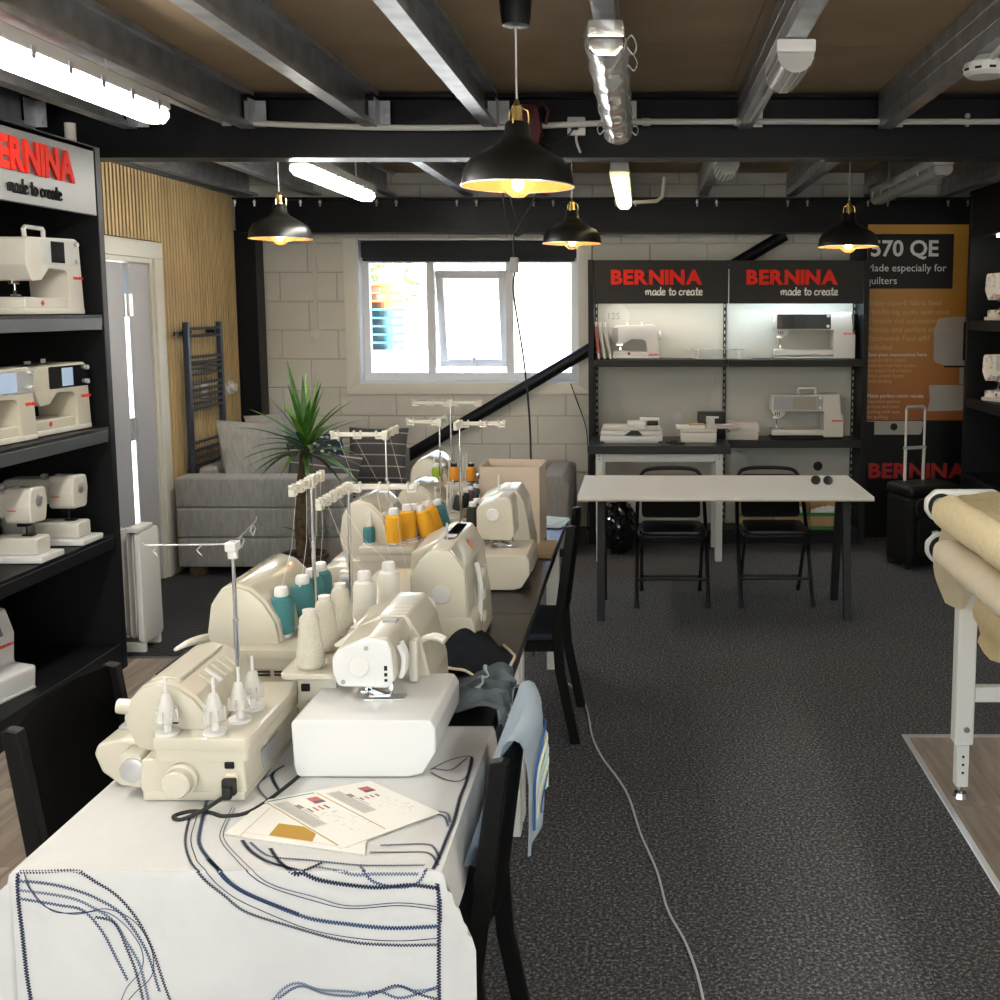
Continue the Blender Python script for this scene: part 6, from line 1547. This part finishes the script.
G().box(.06, .20, .022, .07, .029, .08, .008).build('arm', 'white_plastic', t); G().box(.11, .19, -.03, .02, .029, .06, .006).build('carriage', 'black', t)
tag(G().tube(cr([(.17, 7.32, .826), (.21, 7.28, .826), (.26, 7.31, .826), (.30, 7.27, .826), (.27, 7.24, .826), (.22, 7.26, .828), (.20, 7.30, .834), (.25, 7.30, .836)], 8), .005, 6).build('coiled_lead', 'rubber'), 'black coiled lead between the white boxes on the desk', 'cable')
t = thing('white_box', 'white accessory box with papers on top on the desk', 'box', (.40, 7.42, .8205))
G().box(-.125, .125, -.09, .09, 0, .075, .008).build('body', 'ivory', t); G().box(-.127, .127, -.092, .092, .077, .095, .006).build('lid', 'ivory', t); G().box(-.03, .03, -.096, -.09, .004, .016, .002, 1).build('latch', 'ivory', t)
t = thing('packet', 'white packet with a brown leaflet on the white accessory box', 'packet', (.42, 7.40, .9165), R(4))
G().box(-.18, .02, -.06, .04, 0, .025, .003, 1).build('carton', 'paper', t, 0); G().box(-.09, .02, -.05, .03, .026, .034).build('leaflet', 'cardboard', t, 0)
t = thing('packet', 'lilac packet with a clear pack jutting over the white accessory box', 'packet', (.42, 7.40, .9165), R(4))
G().box(.03, .27, -.05, .03, 0, .028, .003, 1).build('carton', 'lilac', t, 0); G().box(.035, .09, -.04, .02, .029, .075, .003, 1).build('clear_pack', 'frost_plastic', t, 0)
t = thing('black_case', 'black accessory case standing behind the white box', 'case', (.505, 7.62, .8205))
G().box(-.10, .10, -.06, .06, 0, .19, .006).build('body', 'black', t); G().box(-.04, .05, -.0625, -.06, .15, .165).build('label', 'light_grey', t, 0); G().box(-.03, .03, -.0625, -.06, .03, .038).build('clasp', 'silver', t, 0)
random.seed(4)
for i in range(7):
    h_ = .012 + .006 * (i % 3)
    o = thing('magazine', ('thick white magazine at the bottom of the counter pile', 'white magazine second up in the counter pile', 'white magazine third up in the counter pile', 'orange edged magazine in the middle of the counter pile', 'white magazine third down in the counter pile', 'white magazine second down in the counter pile', 'curled white magazine topping the counter pile')[i], 'magazine', (.755 + random.uniform(-.008, .008), 7.83, .7915 + sum(.0135 + .006 * (k % 3) for k in range(i))), random.uniform(-.08, .08), 'magazines piled on the counter')
    G().box(-.115, .115, -.085, .085, 0, h_, .001, 1).build('pages', 'paper', o, 0); G().box(-.116, -.113, -.086, .086, .001, h_ - .001).build('spine', 'print_red' if i == 3 else 'light_grey', o, 0)
# cartons and bin bag under the unit
for i in range(3):
    t = thing('cardboard_carton', ('open carton with green edges closest to the desk', 'open carton with green edges between two others', 'open carton with green edges holding papers, by the side panel')[i], 'carton', (.86 + i * .264, 7.86, .1105), 0, 'open cartons on the bottom shelf')
    for s in (-1, 1): G().box(s * .125 - .003, s * .125 + .003, -.10, .10, .003, .20).build('side', 'cardboard', t, 0)
    G().box(-.122, .122, .094, .10, .003, .24).build('back', 'cardboard', t, 0)
    f = G().box(-.122, .122, -.10, -.094, .003, .125).build('front', 'cardboard', t, 0)
    G().box(-.128, .128, -.1025, -.10, .10, .128).build('green_band', 'green_edge', f, 0); G().box(-.128, .128, -.1025, -.10, .0, .024).build('green_band', 'green_edge', f, 0)
    G().box(-.122, .122, -.094, .094, 0, .003).build('bottom', 'cardboard', t, 0)
    if i:
        for k in range(4): G().box(-.05, .05, -.001, .001, 0, .12, m=T(-.04 + k * .03, -.03 + k * .03, .03, rx=R(-12 + k * 5), ry=R(-12 + k * 8))).build('packet', 'white_print', t, 0)
t = thing('bin_bag', 'crumpled black bin bag under the white framed desk', 'bag', (-.165, 7.47, 0))
g = G(); random.seed(9)
v = bmesh.ops.create_icosphere(g.bm, subdivisions=4, radius=1)['verts']
for q in v:
    n = q.co.copy(); k = 1 + .10 * fold(n.x * 3, n.y * 3 + n.z * 2, .4) + random.uniform(-.02, .02)
    q.co = Vector((n.x * .13 * k, n.y * .15 * k, max(.002, .19 + n.z * .20 * k)))
g.build('film', 'black_gloss', t, 25)
G().tube(cr([(0, 0, .37), (.03, .0, .40), (.05, -.02, .37)], 4), .012, 6).build('knot', 'black_gloss', t)
# sunglasses
t = thing('sunglasses', 'sunglasses with dark round lenses lying on the white table', 'glasses', (1.07, 6.17, .7155), R(-8))
for s in (-1, 1):
    G().lathe([(.002, -.0012), (.029, -.001), (.029, .001), (.002, .0012)], 20, m=T(s * .036, 0, .028, rx=R(78))).build('lens', 'black_gloss', t)
    G().tube([(s * .036 + math.cos(a * PI / 9) * .03, math.sin(a * PI / 9) * .006, .0285 + math.sin(a * PI / 9) * .0275) for a in range(18)], .0022, 5, True).build('rim', 'silver', t)
    G().tube(cr([(s * .066, 0, .035), (s * .075, .05, .02), (s * .07, .11, .008), (s * .065, .13, .003)], 4), .0016, 5).build('temple', 'silver', t)
G().tube([(-.008, 0, .035), (0, -.003, .039), (.008, 0, .035)], .0016, 5).build('bridge', 'silver', t)
# flex on the floor
tag(G().tube(cr([(-.40, 4.86, .005), (-.32, 4.72, .005), (-.262, 4.55, .005), (-.235, 4.40, .005), (-.205, 4.16, .005), (-.155, 3.95, .005), (-.085, 3.75, .005), (-.045, 3.60, .005), (-.005, 3.35, .005), (.045, 3.12, .005), (.075, 2.90, .005), (.125, 2.72, .005), (.155, 2.50, .005), (.16, 2.2, .005), (.12, 1.7, .005)], 8), .0042, 8).build('floor_flex', 'cable_white'), 'thin pale flex trailing across the grey carpet', 'cable')
tag(G().tube(cr([(-.435, 8.25, .005), (-.43, 8.28, .3), (-.43, 8.30, .6), (-.45, 8.355, .82), (-.53, 8.375, 1.05), (-.57, 8.375, 1.165)], 8), .004, 6).build('sill_flex', 'rubber'), 'thin black flex hanging from the window sill to the floor', 'cable')
